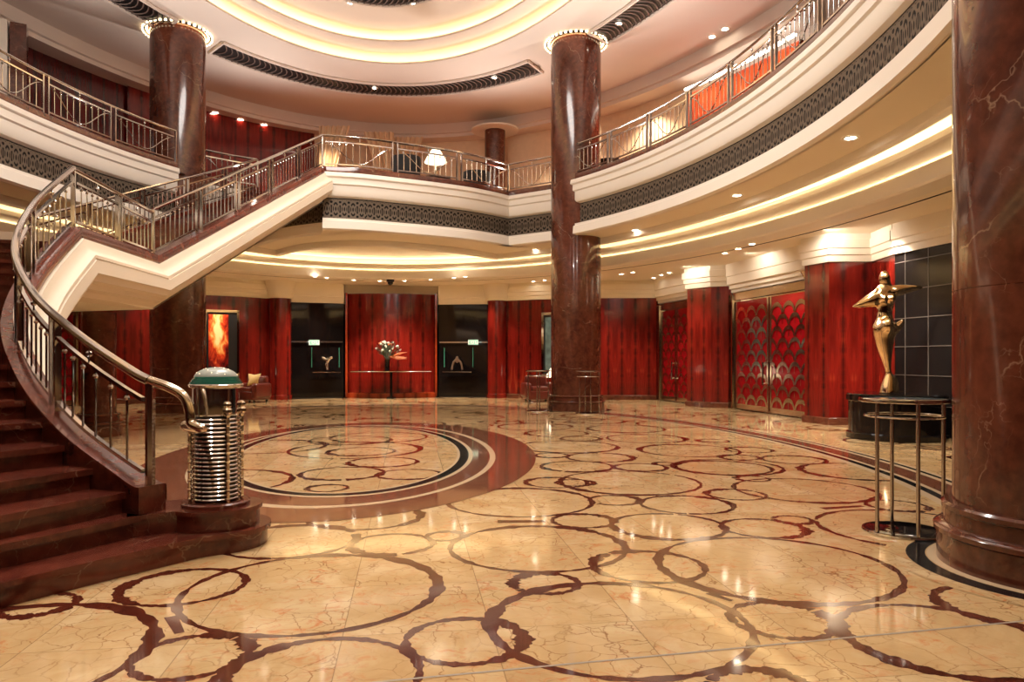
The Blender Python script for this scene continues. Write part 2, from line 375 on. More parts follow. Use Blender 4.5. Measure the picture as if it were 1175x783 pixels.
# ------------------------------------------------------------------ floor with its inlays
def fit_circle(pts):
    P = [U(*p) for p in pts]; import numpy as np
    A = np.array([[2*x, 2*y, 1] for x, y in P]); b = np.array([x*x+y*y for x, y in P])
    s = np.linalg.lstsq(A, b, rcond=None)[0]; return s[0], s[1], sqrt(max(1e-4, s[2]+s[0]**2+s[1]**2))
SRC = {'A': (0, 580, 3.857), 'B': (290, 580, 3.857), 'C': (580, 580, 3.857), 'D': (875, 580, 3.857), 'E': (560, 450, 4.519), 'F': (780, 460, 3.917), 'G': (260, 450, 3.456)}
RINGS = [  # what the floor shows, ring by ring
 'A 370,440 640,500 690,545 610,670 430,783', 'A 525,400 640,330 850,280 1070,325 960,410 700,450',
 'A 980,300 880,370 820,450 B 200,600 400,565 570,520 700,460 790,390 790,340 720,270 440,213 150,230',
 'A 600,700 700,612 880,578 1050,590 1095,630 980,735 800,775', 'A 310,392 330,425 250,470 60,500 0,488',
 'B 0,680 180,605 350,590 560,610 670,655 740,720 740,783', 'B 0,110 150,92 300,92 420,110 460,145 430,180 300,215 140,232',
 'B 440,190 480,150 620,125 760,140 785,170 740,205 610,222 480,212', 'B 780,135 850,115 925,130 900,155 800,155',
 'B 890,190 930,150 1090,98 C 200,92 480,150 515,200 480,250 300,292 0,295', 'B 695,610 740,540 900,503 1060,508 960,712 760,685 C 65,590',
 'B 1157,420 1070,480 1070,580 C 330,345 500,345 700,365 850,405 1000,480 1070,590 1060,660 950,750',
 'B 740,35 720,70 650,90 540,105 430,110', 'C 220,65 290,42 400,40 465,70 430,95 330,102 240,90',
 'C 480,80 560,45 700,38 880,55 960,90 930,130 780,158 600,140', 'C 40,340 100,305 230,308 320,345 290,380 200,395 80,380',
 'C 400,265 460,215 600,205 750,212 840,250 870,290 820,330 700,345 540,340 430,300',
 'C 700,240 740,190 880,148 D 150,155 380,200 500,245 560,290 600,345 570,395 480,435 300,445 0,430',
 'C 1030,465 1090,430 D 180,450 270,480 310,530 290,575 180,595 0,575', 'C 960,90 1010,65 D 0,62 130,80 180,110 150,140 0,145',
 'D 0,730 100,750 180,783 C 950,745', 'D 60,55 130,47 215,65 190,82 90,78', 'D 460,160 330,130 240,80 260,45 430,22 640,28',
 'D 340,520 380,480 500,440 700,445 880,475 400,600 550,690 780,740', 'D 880,360 770,380 800,440 900,485 1030,515',
 'E 400,465 430,430 560,415 850,415 1000,440 1080,480 1030,515 850,540 600,530 430,490', 'E 410,470 460,450 505,470 480,490 430,492',
 'E 200,470 290,445 400,445 400,497 240,490', 'E 530,560 600,540 740,542 780,565 700,587 580,582', 'E 815,580 860,545 1000,538 870,620 1040,630',
 'E 150,500 400,515 520,555 530,590 430,630 200,648 0,640', 'E 285,385 350,363 500,362 640,380 620,405 480,415 340,408',
 'E 670,385 750,372 890,378 900,400 800,413 690,405', 'E 860,372 920,365 970,378', 'E 975,380 1040,360 1090,420 1175,358',
 'E 420,330 480,318 640,320 750,340 700,360 500,362 440,345', 'E 250,330 330,317 410,330 350,342', 'E 205,270 350,255 560,258 655,285 600,308 400,317 250,310',
 'E 630,238 750,220 900,222 1005,245 960,262 780,265 680,255', 'E 540,190 650,172 850,178 885,195 800,212 640,210',
 'E 390,240 470,230 570,240 480,255', 'E 250,210 330,195 470,212 380,235', 'E 60,180 150,165 350,165 425,180 330,197 150,197', 'E 425,155 550,140 700,150 600,165',
 'F 260,380 320,355 500,352 700,365 850,400 880,430 830,455 600,460 400,440', 'F 130,410 200,397 300,405 390,430 300,448 190,440',
 'F 0,275 150,268 350,272 440,310 400,330 250,338 100,328', 'F 245,347 320,340 410,355 330,362', 'F 190,250 260,243 350,258 280,268', 'F 360,258 450,248 600,255 660,275 560,285',
 'F 555,305 660,280 640,345 680,335', 'F 240,215 300,207 380,218 300,235', 'F 850,460 950,447 1080,465 1110,485 950,495', 'F 0,200 150,200 240,225 180,250 50,255', 'F 100,180 150,172 165,185 130,190',
 'G 305,325 420,300 560,300 605,325 440,352', 'G 500,285 530,265 700,262 755,275 600,300', 'G 600,335 700,308 830,315 700,348', 'G 190,315 260,345 200,372',
 'G 340,195 395,210 290,235', 'G 430,200 570,205 760,215 775,235 520,262', 'G 400,240 460,225 430,250', 'G 570,175 640,195 470,210', 'G 750,165 780,185 640,200', 'G 340,375 410,395 480,380']
rnd = random.Random(7)
circles = []
for r in RINGS:
    src = None; pts = []
    for tok in r.split():
        if tok in SRC: src = SRC[tok]; continue
        a, b = map(float, tok.split(',')); pts.append((src[0]+a/src[2], src[1]+b/src[2]))
    c = fit_circle(pts)
    if .08 < c[2] < 2.6: circles.append(c)
near_n = len(circles)
tries = 0
while len(circles) < 330 and tries < 26000:          # the same pattern carries on to the far walls
    tries += 1
    u = rnd.uniform(-4, 14.4); v = rnd.uniform(-10, 9.6); x, y = W(u, v)
    if (y < 14.6 and -5 < v < 8.6 and u < 6.5): continue
    r = rnd.choice((.22, .35, .5, .7, .95)) * rnd.uniform(.85, 1.15)
    ok = True
    for c in circles:
        d = hypot(c[0]-x, c[1]-y)
        if d < (c[2]+r)*.94 and not (abs(d-c[2]) < r*.8 and r < .3): ok = False; break
    if ok: circles.append((x, y, r))
fl = MB()
fl.face([(-17, -9, 0), (17, -9, 0), (17, 32, 0), (-17, 32, 0)], 'floor')
for ci, (x, y, r) in enumerate(circles):
    n = 150 if y < 9 else 60
    ph = rnd.uniform(0, 2*pi); w0 = .027 if y < 9 else .034
    gap = rnd.random() < .55; g0 = rnd.uniform(0, n-8); gl = rnd.choice((1, 2, 3)) if y < 9 else 1; 
    s1, s2 = rnd.uniform(0, 9), rnd.uniform(0, 9)
    zz = .0008+.00002*(ci % 17)
    ins, outs = [], []
    for i in range(n+1):
        a = 2*pi*(i % n)/n; wd = w0*(1+.85*max(0, cos(a-ph)))*(.9+.22*sin(7*a+s1)+.18*sin(19*a+s2)+.10*sin(41*a+s1)+rnd.uniform(-.12, .12))
        wd = min(wd, r*.3)
        ins.append((x+(r-wd)*cos(a), y+(r-wd)*sin(a), zz)); outs.append((x+(r+wd*.9)*cos(a), y+(r+wd*.9)*sin(a), zz))
    for i in range(n):
        if gap and g0 <= i <= g0+gl: continue
        fl.face([ins[i], outs[i], outs[(i+1)], ins[(i+1)]], 'inlay')
    
def el(c, a, b, t, n=120): return [(c[0]-a*cos(2*pi*i/n)*sin(t)+b*sin(2*pi*i/n)*cos(t), c[1]+a*cos(2*pi*i/n)*cos(t)+b*sin(2*pi*i/n)*sin(t)) for i in range(n)]
def ring2(mb, A, B, z, m): 
    n = len(A)
    for i in range(n): mb.face([(*A[i], z), (*A[(i+1) % n], z), (*B[(i+1) % n], z), (*B[i], z)], m)
mc = (-2.43, 11.2); mt = .11
E0 = el(mc, 4.93, 2.74, .10); E1 = el(mc, 4.33, 2.13, .14); E2 = el(mc, 4.22, 2.04, .15); E3 = el((-2.5, 11.4), 4.0, 1.83, .18); E4 = el((-2.5, 11.4), 3.93, 1.77, .18); E5 = el((-2.5, 11.4), 3.79, 1.64, .18); E6 = el((-2.5, 11.4), 3.75, 1.60, .18)
fl2 = fl
ring2(fl, E0, E1, .003, 'disc'); ring2(fl, E1, E2, .0031, 'ivory_stone'); ring2(fl, E2, E3, .003, 'disc'); ring2(fl, E3, E4, .0031, 'ivory_stone'); ring2(fl, E4, E5, .0032, 'black_stone'); ring2(fl, E5, E6, .0031, 'ivory_stone')
# border that follows the oval
def band(a0, a1, m, z):
    A = oval(10.42+a0, 7.0+a0, 0, 360, 140)[:-1]; B = oval(10.42+a1, 7.0+a1, 0, 360, 140)[:-1]; ring2(fl, A, B, z, m)
band(-.12, .62, 'ivory_stone', .0022); band(-.02, .08, 'black_stone', .0026); band(.14, .42, 'disc', .0026); band(.50, .56, 'black_stone', .0026)
RC = (3.78, 4.92)
COLS = [(-8.95, 19.5), (1.77, 20.15), RC]
for c in COLS:
    for r0, r1, m, z in ((.70, 1.12, 'floor', .0034), (.86, .985, 'black_stone', .0040), (.70, .85, 'ivory_stone', .0042)):
        A = [(c[0]+r0*cos(2*pi*i/64), c[1]+r0*sin(2*pi*i/64)) for i in range(64)]; B = [(c[0]+r1*cos(2*pi*i/64), c[1]+r1*sin(2*pi*i/64)) for i in range(64)]
        if c == RC or m != 'floor': ring2(fl, A, B, z, m)
# three short bars set between the rings
for a, b, wd in (((571, 599), (626, 598.5), .11), ((196, 708), (206, 727), .07), ((944, 584), (990, 581), .09), ((812, 681), (840, 690), .05)):
    p, q = U(*a), U(*b); dx, dy = q[0]-p[0], q[1]-p[1]; l = hypot(dx, dy); nx, ny = -dy/l*wd/2, dx/l*wd/2
    fl.face([(p[0]+nx, p[1]+ny, .0015), (q[0]+nx*.7, q[1]+ny*.7, .0015), (q[0]-nx*.7, q[1]-ny*.7, .0015), (p[0]-nx, p[1]-ny, .0015)], 'inlay')
for a, b in (((420, 784.5), (1175, 713.3)),):
    p, q = U(*a), U(*b); dx, dy = q[0]-p[0], q[1]-p[1]; p = (p[0]-dx, p[1]-dy); q = (q[0]+dx, q[1]+dy); l = hypot(dx, dy); nx, ny = -dy/l*.008, dx/l*.008
    fl.face([(p[0]+nx, p[1]+ny, .0016), (q[0]+nx, q[1]+ny, .0016), (q[0]-nx, q[1]-ny, .0016), (p[0]-nx, p[1]-ny, .0016)], 'joint_strip')
struct(fl.build('floor', smooth=5), 'cream marble floor inlaid with brown rings and an oval medallion')

# ------------------------------------------------------------------ upper ceiling
HC = 10.15
def arcs(a, b, p0=0, p1=360, n=160): return oval(a, b, p0, p1, n)
mb = MB()
def rowsat(specs, p0=0, p1=360, n=160): return [[(x, y, h) for x, y in arcs(a, b, p0, p1, n)] for a, b, h in specs]
# outside bulkhead -> flat -> raised grille bay -> flat -> cove lips -> centre
mb.grid(rowsat([(15.8, 10.4, 9.66), (15.8, 10.4, 9.78), (15.72, 10.32, 9.80), (15.72, 10.32, HC), (13.0, 8.0, HC), (10.3, 5.75, HC), (10.22, 5.67, HC+.02), (10.22, 5.67, HC+.08), (10.3, 5.75, HC+.08), (10.3, 5.75, HC+.05)]), 'ceiling')
mb.grid(rowsat([(10.3, 5.75, HC+.05), (10.72, 6.17, HC+.05), (10.75, 6.2, HC+.18), (10.6, 6.05, HC+.30), (10.3, 5.75, HC+.34), (9.55, 5.2, HC+.34), (9.47, 5.12, HC+.36), (9.47, 5.12, HC+.42), (9.55, 5.2, HC+.42), (9.55, 5.2, HC+.39)]), 'ceiling')
mb.grid(rowsat([(9.55, 5.2, HC+.39), (9.95, 5.6, HC+.39), (9.98, 5.63, HC+.52), (9.8, 5.45, HC+.62), (9.5, 5.15, HC+.66), (7.9, 3.7, HC+.66)]), 'ceiling')
mb.grid(rowsat([(7.0, 2.9, HC+.66), (.05, .03, HC+.70)]), 'ceiling')
struct(mb.build('ceiling'), 'high oval plaster ceiling with two lit coves')
for a, b, h, nm in ((10.52, 5.97, HC+.06, 'outer'), (9.76, 5.41, HC+.40, 'inner')):
    c = MB(); c.grid(rowsat([(a-.07, b-.07, h), (a+.07, b+.07, h)]), 'cove_dome'); c.grid(rowsat([(a-.07, b-.07, h), (a-.07, b-.07, h+.01)]), 'cove_dome')
    tag(c.build('cove_lamp'), 'warm light strip hidden in the %s cove of the oval ceiling' % nm, 'cove light')
def ceiling_grille(a0, b0, a1, b1, h, p0, p1, label, nfin):
    root = empty('ceiling_grille', (*W((a0+a1)/2*cos(radians((p0+p1)/2)), (b0+b1)/2*sin(radians((p0+p1)/2))), h))
    tag(root, label, 'grille', 'scrollwork ceiling grilles'); n = 60
    inv = root.location
    def L(p): return (p[0]-inv.x, p[1]-inv.y, p[2]-inv.z)
    k = MB(); k.grid([[L((*q, h-.002)) for q in oval(a0, b0, p0, p1, n)], [L((*q, h-.002)) for q in oval(a1, b1, p0, p1, n)]], 'black_matt')
    k.build('back_panel', root)
    fr = MB()
    for a, b in ((a0, b0), (a1, b1)): fr.tube([L((*q, h-.02)) for q in oval(a, b, p0, p1, n)], .05, 'ceiling', 6)
    for p in (p0, p1): fr.tube([L((*oval(a0, b0, p, p, 1)[0], h-.02)), L((*oval(a1, b1, p, p, 1)[0], h-.02))], .05, 'ceiling', 6)
    fr.build('frame', root)
    g = MB()
    for i in range(nfin):
        pa = p0+(p1-p0)*(i+.5)/nfin; dp = (p1-p0)/nfin
        pts = []
        for j in range(7):
            f = j/6; a = a0+(a1-a0)*(f*.86+.07); b = b0+(b1-b0)*(f*.86+.07); pts.append(L((*W(a*cos(radians(pa+dp*1.1*sin(pi*f))), b*sin(radians(pa+dp*1.1*sin(pi*f)))), h-.03)))
        g.tube(pts, .018, 'grille_fin', 4)
    for f in (.12, .88):
        g.tube([L((*q, h-.01)) for q in oval(a0+(a1-a0)*f, b0+(b1-b0)*f, p0, p1, n)], .014, 'grille_fin', 4)
    g.build('scrollwork', root)
    return root
M['brass_dark'] = plain('dark_bronze', (.16, .10, .07), .45, .3)
M['grille_fin'] = plain('grille_fin', (.17, .12, .10), .6)
ceiling_grille(12.7, 7.9, 11.7, 6.95, HC-.01, -38, 37.5, 'long curved ceiling grille between the two far columns', 64)
ceiling_grille(12.65, 7.85, 11.75, 7.0, HC-.01, 52, 78, 'ceiling grille right of the column beside the tall tables', 30)
ceiling_grille(12.65, 7.85, 11.75, 7.0, HC-.01, -80, -47, 'ceiling grille left of the column behind the staircase', 36)
ceiling_grille(7.9, 3.7, 7.0, 2.9, HC+.65, -75, 75, 'oval ceiling grille at the centre of the dome', 60)
# grille spot lamps
dl = MB(); dl.lathe((0, 0, 0), [(.001, 0), (.055, 0), (.07, -.012), (.085, 0)], 'lamp', 16)
small_lamp = None
def downlight(x, y, h, label, sc_=1.0, group=None, name='downlight'):
    global small_lamp
    if small_lamp is None:
        small_lamp = empty(name, (x, y, h))
        k = MB(); k.lathe((0, 0, 0), [(.06, -.004), (.085, -.014), (.10, 0)], 'white_plaster', 18); k.build('trim_ring', small_lamp)
        k = MB(); k.lathe((0, 0, 0), [(.001, -.008), (.062, -.006)], 'lamp', 18); k.build('lens', small_lamp)
        o = small_lamp
    else: o = copy_tree(small_lamp, (x, y, h))
    o.scale = (sc_, sc_, sc_)
    tag(o, label, 'downlight', group); return o

# ------------------------------------------------------------------ balcony edge (three stretches)
ZB = 6.36
right_edge = [(*p, ZB) for p in oval(11.0, 7.02, 46.5, 152, 70)]
left_edge = [(*p, ZB) for p in oval(11.0, 7.02, -46, -140, 60)]
bulge = catmull([(-4.87, 18.7, ZB), (-4.0, 18.93, ZB), (-3.1, 19.35, ZB), (-2.2, 19.82, ZB), (-1.3, 20.38, ZB), (-.65, 20.95, ZB), (-.1, 21.55, ZB)], 5)
back_edge = bulge+[(.6, 21.05, ZB), (1.25, 20.6, ZB)]
hidden_edge = [(-8.5, 20.0, ZB), (-7.9, 20.6, ZB), (-7.35, 21.0, ZB)]
CURB = [(-.12, 0), (.05, 0), (.06, -.02), (.06, -.14), (.04, -.16)]
TIER = [(.04, -.16), (.13, -.16), (.14, -.26), (.12, -.29), (.10, -.30), (.10, -.45), (.07, -.47), (.06, -.48), (.06, -.70), (.03, -.75), (-.03, -.78), (-.05, -.79)]
GRIL = [(-.05, -.79), (-.05, -1.33)]
LOWS = [(-.05, -1.33), (.06, -1.33), (.06, -1.38), (.09, -1.40), (.10, -1.60), (.04, -1.64), (-.02, -1.64)]
def fascia(path, sgn, label, nm):
    mb = MB()
    for pr, m in ((CURB, 'marble'), (TIER, 'white_plaster'), (GRIL[::-1], 'grille'), (LOWS, 'white_plaster')): sweep(mb, path, pr, m, sgn)
    for k in (0, -1):
        q = path[k]; nr = normals(path, sgn)[k]
        pr = CURB+TIER[1:]+GRIL[1:]+LOWS[1:]
        mb.face([(q[0]+nr[0]*d, q[1]+nr[1]*d, q[2]+h) for d, h in pr]+[(q[0]-nr[0]*.12, q[1]-nr[1]*.12, q[2]-1.64)], 'white_plaster')
    return struct(mb.build(nm), label)
fascia(right_edge, 1, 'white moulded balcony front with dark bronze frieze on the right', 'trim_1')
fascia(left_edge, -1, 'moulded balcony front with dark frieze at far left', 'trim_2')
fascia(back_edge, 1, 'bowed balcony front with bronze frieze at the back', 'trim_3')
under_fascia = [(-7.9, 22.0, ZB), (-7.3, 21.2, ZB), (-6.7, 20.5, ZB), (-5.9, 19.85, ZB), (-5.1, 19.4, ZB), (-4.3, 19.1, ZB), (-3.8, 19.0, ZB)]
k = MB(); sweep(k, under_fascia, [(-.05, -1.33), (-.05, -.79)], 'grille', 1); sweep(k, under_fascia, LOWS, 'white_plaster', 1)
struct(k.build('trim_5'), 'balcony front and bronze frieze running under the stair head')
fascia(hidden_edge, 1, 'short balcony front behind the staircase', 'trim_4')

# mezzanine floor and the stepped lower ceiling
WALL_A, WALL_B = 16.4, 11.2
def ring_between(mb, inner, outer, h, m):
    n = len(inner)
    for i in range(n-1): mb.face([(*inner[i][:2], h), (*inner[i+1][:2], h), (*outer[i+1][:2], h), (*outer[i][:2], h)], m)
edge_all = list(reversed([p for p in right_edge]))+list(reversed(back_edge))     # right side to stair head
edge_rest = list(reversed(hidden_edge))+left_edge
def project(path, a, b):
    out = []
    for p in path:
        dx, dy = p[0]-C0[0], p[1]-C0[1]; u = -dx*sin(TL)+dy*cos(TL); v = dx*cos(TL)+dy*sin(TL); k = 1/sqrt((u/a)**2+(v/b)**2); out.append(W(u*k, v*k))
    return out
allp = [(p[0], p[1]) for p in edge_all]+[(-4.87, 18.7), (-7.35, 21.0)]+[(p[0], p[1]) for p in edge_rest]
mb = MB(); ring_between(mb, allp, project(allp, WALL_A+.6, WALL_B+.6), 6.2, 'disc'); struct(mb.build('floor_mezzanine'), 'mezzanine floor')
mb = MB()
lip1 = [(p[0], p[1]) for p in offset(list(reversed(right_edge)), -.8, -1)]+[(1.35, 21.6), (-.5, 23.0)]
lip1 += [(p[0], p[1]) for p in catmull([(-.5, 22.95, 0), (-1.6, 21.7, 0), (-2.8, 20.8, 0), (-3.9, 20.35, 0), (-5.2, 20.5, 0), (-6.3, 21.2, 0), (-7.2, 22.2, 0)], 6)][1:]
lip1 += [(-7.9, 20.9), (-9.0, 20.6)]+[(p[0], p[1]) for p in offset(left_edge, -.8, -1)][3:]
L1 = [(p[0], p[1]) for p in lip1]
# the balcony edge resampled against lip1 for the soffit
def lerp_path(path, n):
    r = resample([(p[0], p[1], 0) for p in path], length(path)/n); return [(p.x, p.y) for p in r]
segs = [(list(reversed(right_edge)), L1[:len(right_edge)])]
def soffit(a, b, n):
    A = lerp_path(a, n); B = lerp_path(b, n); k = min(len(A), len(B)); ring_between(mb, A[:k], B[:k], 4.72, 'cream')
nR = len(right_edge); nL = len(left_edge)-3
soffit(list(reversed(right_edge)), L1[:nR], 70)
backp = L1[nR-1:len(L1)-nL]
under_edge = [(-7.9, 22.0, ZB), (-7.3, 21.2, ZB), (-6.7, 20.5, ZB), (-5.9, 19.85, ZB), (-5.1, 19.4, ZB), (-4.3, 19.1, ZB)]
soffit(list(reversed(back_edge))+list(reversed(under_edge))[1:]+[(-8.5, 20.6)], backp, 60)
soffit(left_edge, L1[len(L1)-nL-1:], 60)
sweep(mb, L1, [(0, 4.72), (.0, 4.58), (-.03, 4.56), (-.16, 4.56), (-.16, 4.72)], 'white_plaster', 1 if False else -1, z0=0)
n = 160
ring_between(mb, L1, project(L1, 13.0, 8.6), 4.735, 'cream')
mb2 = MB()
def lipring(m_, a, b, top, bot, wdt, roof):
    wdt = .47
    m_.grid(rowsat([(a, b, top), (a, b, bot+.03), (a+.03, b+.03, bot), (a+wdt, b+wdt, bot)], n=n), 'white_plaster')
    m_.grid(rowsat([(a+.04, b+.04, top), (a+.04, b+.04, bot+.05), (a+wdt, b+wdt, bot+.05), (a+wdt, b+wdt, roof)], n=n), 'white_plaster')
    m_.grid(rowsat([(a, b, top), (a+.04, b+.04, top)], n=n), 'white_plaster')
lipring(mb, 12.55, 8.15, 4.52, 4.40, .36, 4.735)
mb.grid(rowsat([(12.55+.47, 8.15+.47, 4.40), (12.55+.47, 8.15+.47, 4.56), (13.5, 9.1, 4.56)], n=n), 'cream')
lipring(mb, 13.05, 8.62, 4.36, 4.08, .32, 4.56)
mb.grid(rowsat([(13.05+.47, 8.62+.47, 4.08), (13.75, 9.3, 4.08)], n=n), 'cream')
mb.grid(rowsat([(13.75, 9.3, 4.08), (13.75, 9.3, 4.12), (13.82, 9.36, 4.12), (13.82, 9.36, 4.08)], n=n), 'black_matt')
mb.grid(rowsat([(13.82, 9.36, 4.08), (19.2, 13.8, 4.08)], n=n), 'cream')
struct(mb.build('ceiling_lower'), 'stepped cream ceiling with lit coves below the mezzanine')
for a, b, h, nm in ((12.55, 8.15, 4.47, 'inner'), (13.05, 8.62, 4.30, 'outer')):
    c = MB(); c.grid(rowsat([(a+.34, b+.34, h), (a+.42, b+.42, h+.08)], n=n), 'cove_low'); c.grid(rowsat([(a+.34, b+.34, h), (a+.35, b+.35, h-.01)], n=n), 'cove_low')
    tag(c.build('cove_lamp'), 'warm light strip hidden in the %s cove below the mezzanine' % nm, 'cove light')

# mezzanine ceiling and walls
mb = MB(); mb.grid(rowsat([(15.8, 10.4, 9.66), (18, 12.6, 9.66)]), 'ceiling'); struct(mb.build('ceiling_mezzanine'))
def mezz_wall(p0, p1, m, nm, lab, h0=6.2, h1=9.66, a=WALL_A, b=WALL_B):
    k = MB(); P = oval(a, b, p0, p1, 30); Q = oval(a+.12, b+.12, p0, p1, 30)
    k.grid([[(*p, h0) for p in P], [(*p, h1) for p in P], [(*p, h1) for p in Q], [(*p, h0) for p in Q]], m); return struct(k.build(nm), lab)
mezz_wall(-150, -210, 'cream', 'wall_front_upper', 'plain upper wall at the near end')
mezz_wall(-40, 58, 'drape', 'wall_back_upper', 'pale draped wall behind the mezzanine lounge')
mezz_wall(58, 150, 'ceiling', 'wall_right_upper', 'plain wall above the right balcony')
mezz_wall(-150, -31, 'wood_shaded', 'wall_left_upper', 'red veneered wall above the left balcony, coloured dark for shade', a=16.3, b=11.1)
mezz_wall(-44, -14, 'wood', 'wall_back_upper_veneer', 'red veneered wall lit by downlights beside the stair head', a=16.2, b=11.0)
k = MB(); x_ = PX(-5, 17.6); k.box((x_, 17.6, 7.9), (.5, .4, 3.4), 'white_plaster', .5); tag(k.build('pilaster'), 'pale pilaster at the far left end of the mezzanine', 'pilaster')
k = MB(); x_ = PX(22, 17.9); k.box((x_, 17.9, 7.9), (.34, .4, 3.4), 'marble', .5); tag(k.build('pilaster'), 'brown marble pilaster on the mezzanine beside the pale one', 'pilaster')
# red lamp-washed wall on the right mezzanine, with a row of tube lights above it
root = empty('lit_wall_panel', (*W(8.2, 9.3), 6.2)); tag(root, 'red wall panel with amber lamp glow in its colour, washed by a row of tube lights above right balcony', 'wall panel')
P0, P1 = 56, 72
k = MB(); P = [(p[0]-root.location.x, p[1]-root.location.y) for p in oval(16.0, 10.8, P0, P1, 24)]; Q = [(p[0]-root.location.x, p[1]-root.location.y) for p in oval(16.12, 10.92, P0, P1, 24)]
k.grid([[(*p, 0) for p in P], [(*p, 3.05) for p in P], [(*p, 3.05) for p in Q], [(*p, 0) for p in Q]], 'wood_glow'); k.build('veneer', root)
for i in range(9):
    a = P0+(P1-P0)*(i+.08)/9; b = P0+(P1-P0)*(i+.92)/9
    p, q = oval(15.9, 10.68, a, b, 1); c = MB(); c.bar([(p[0]-root.location.x, p[1]-root.location.y, 3.16), (q[0]-root.location.x, q[1]-root.location.y, 3.16)], .10, .06, 'strip'); c.build('tube_light', root)

# ------------------------------------------------------------------ ground floor walls
def seg_wall(mb, uvp, h0, h1, m, thick=.12, uo=0):
    P = [W(*p) for p in uvp]; rows = [[(*p, h0) for p in P], [(*p, h1) for p in P]]; mb.grid(rows, m, uoff=uo)
def cornice(mb, uvp, sgn, h0=3.5, h1=4.08, m='cream'):
    P = [(*W(*p), 0) for p in uvp]
    sweep(mb, P, [(.0, h0-.02), (.04, h0-.02), (.04, h0+.11), (.07, h0+.13), (.07, h0+.25), (.10, h0+.27), (.10, h0+.45), (.06, h0+.46), (.06, h1)], m, sgn)
def skirting(mb, uvp, sgn):
    P = [(*W(*p), 0) for p in uvp]
    sweep(mb, P, [(.0, .16), (.03, .16), (.04, .14), (.04, 0)], 'marble', sgn)
def mir(P, s): return [(u, v*s) for u, v in P]
NICHE = [(-4.2, 10.4), (1.47, 10.30)]; STRIP = [(1.47, 10.30), (2.54, 10.55)]
PIL1 = [(2.54, 10.55), (2.68, 9.64), (3.4, 9.50), (3.5, 10.0)]
PIL2 = [(7.9, 9.85), (8.2, 9.38), (9.0, 8.98), (9.15, 9.45)]
WOODR = [(12.2, 9.15), (12.5, 7.3), (13.4, 5.2), (14.3, 3.95)]
for s, side in ((1, 'right'), (-1, 'left')):
    mb = MB()
    seg_wall(mb, mir(STRIP, s), 0, 3.5, 'wood')
    seg_wall(mb, mir(PIL1, s), 0, 3.5, 'wood', uo=.3); seg_wall(mb, mir(PIL2, s), 0, 3.5, 'wood', uo=.1)
    seg_wall(mb, mir(WOODR, s), 0, 3.5, 'wood', uo=.2)
    k = s
    for P in (STRIP, PIL1, PIL2, WOODR): cornice(mb, mir(P, s), -s, m='white_plaster' if P is not WOODR else 'cream'); skirting(mb, mir(P, s), -s)
    cornice(mb, mir(NICHE, s), -s, m='white_plaster')
    # stepped cornice above the doors and the mirrored jambs
    for a, b in (((3.5, 9.92), (7.9, 9.77)), ((9.15, 9.4), (12.2, 9.12))):
        q = [(*W(a[0], a[1]*s), 0), (*W(b[0], b[1]*s), 0)]
        sweep(mb, q, [(-.14, 3.22), (-.14, 3.28), (-.08, 3.28), (-.08, 3.38), (-.02, 3.38), (-.02, 3.5), (.05, 3.5), (.05, 3.72), (.08, 3.74), (.08, 4.08)], 'white_plaster', -s)
    struct(mb.build('wall_'+side, smooth=20), 'red veneered wall with pale cornice and doorways on the %s' % side)
    mb = MB(); P = [W(u, v*s) for u, v in NICHE]; seg_wall(mb, mir(NICHE, s), 0, 3.5, 'tile_black')
    a, b = Vector(P[0]), Vector(P[1]); d = (b-a).normalized(); L = (b-a).length; nx = Vector((-d.y, d.x))*s*1.0
    if (Vector(C0)-a).dot(nx) < 0: nx = -nx
    for i in range(9):
        p = b-d*(i*.62+.3); mb.box((p.x+nx.x*.002, p.y+nx.y*.002, 1.75), (.014, .014, 3.5), 'grout', atan2(d.y, d.x))
    for j in range(6):
        p = (a+b)/2; mb.box((p.x+nx.x*.002, p.y+nx.y*.002, .55+j*.55), (L, .014, .012), 'grout', atan2(d.y, d.x))
    struct(mb.build('wall_%s_niche' % side), 'black tiled niche wall on the %s' % side)

# back wall
mb = MB(); mb.grid(rowsat([(19.0, 13.6, 0), (19.0, 13.6, 4.1)], 0, 360), 'wood_shaded'); struct(mb.build('wall_outer'), 'outer veneered wall')
mb = MB(); seg_wall(mb, [(15.3, -2.0), (15.3, 2.3)], 3.4, 4.08, 'cream'); seg_wall(mb, [(15.3, -2.0), (15.3, 2.3)], 0, 3.4, 'black_glass')
for s in (1, -1):
    seg_wall(mb, [(14.5, 3.6*s+.1), (14.95, 1.7*s+.15)], 0, 3.4, 'black_glass')
    q = [(*W(14.5, 3.6*s+.1), 0), (*W(14.95, 1.7*s+.15), 0)]
    sweep(mb, q, [(0, 3.38), (.06, 3.38), (.06, 3.60), (.08, 3.62), (.08, 4.08)], 'cream', -s)
struct(mb.build('wall_back'), 'dark glazed back wall with cream cornice')
for s in (1, -1):
    x, y = W(14.3, 3.85*s+(.08 if s > 0 else .22)); k = MB(); k.lathe((x, y, 0), [(.40, 0), (.40, .14), (.37, .16), (.37, 3.5)], 'wood', 36); k.lathe((x, y, 0), [(.37, 3.48), (.43, 3.48), (.43, 3.66), (.48, 3.86), (.52, 4.08)], 'cream', 36)
    tag(k.build('half_column'), 'round red veneered half column %s of the back wall panel' % ('right' if s > 0 else 'left'), 'column')
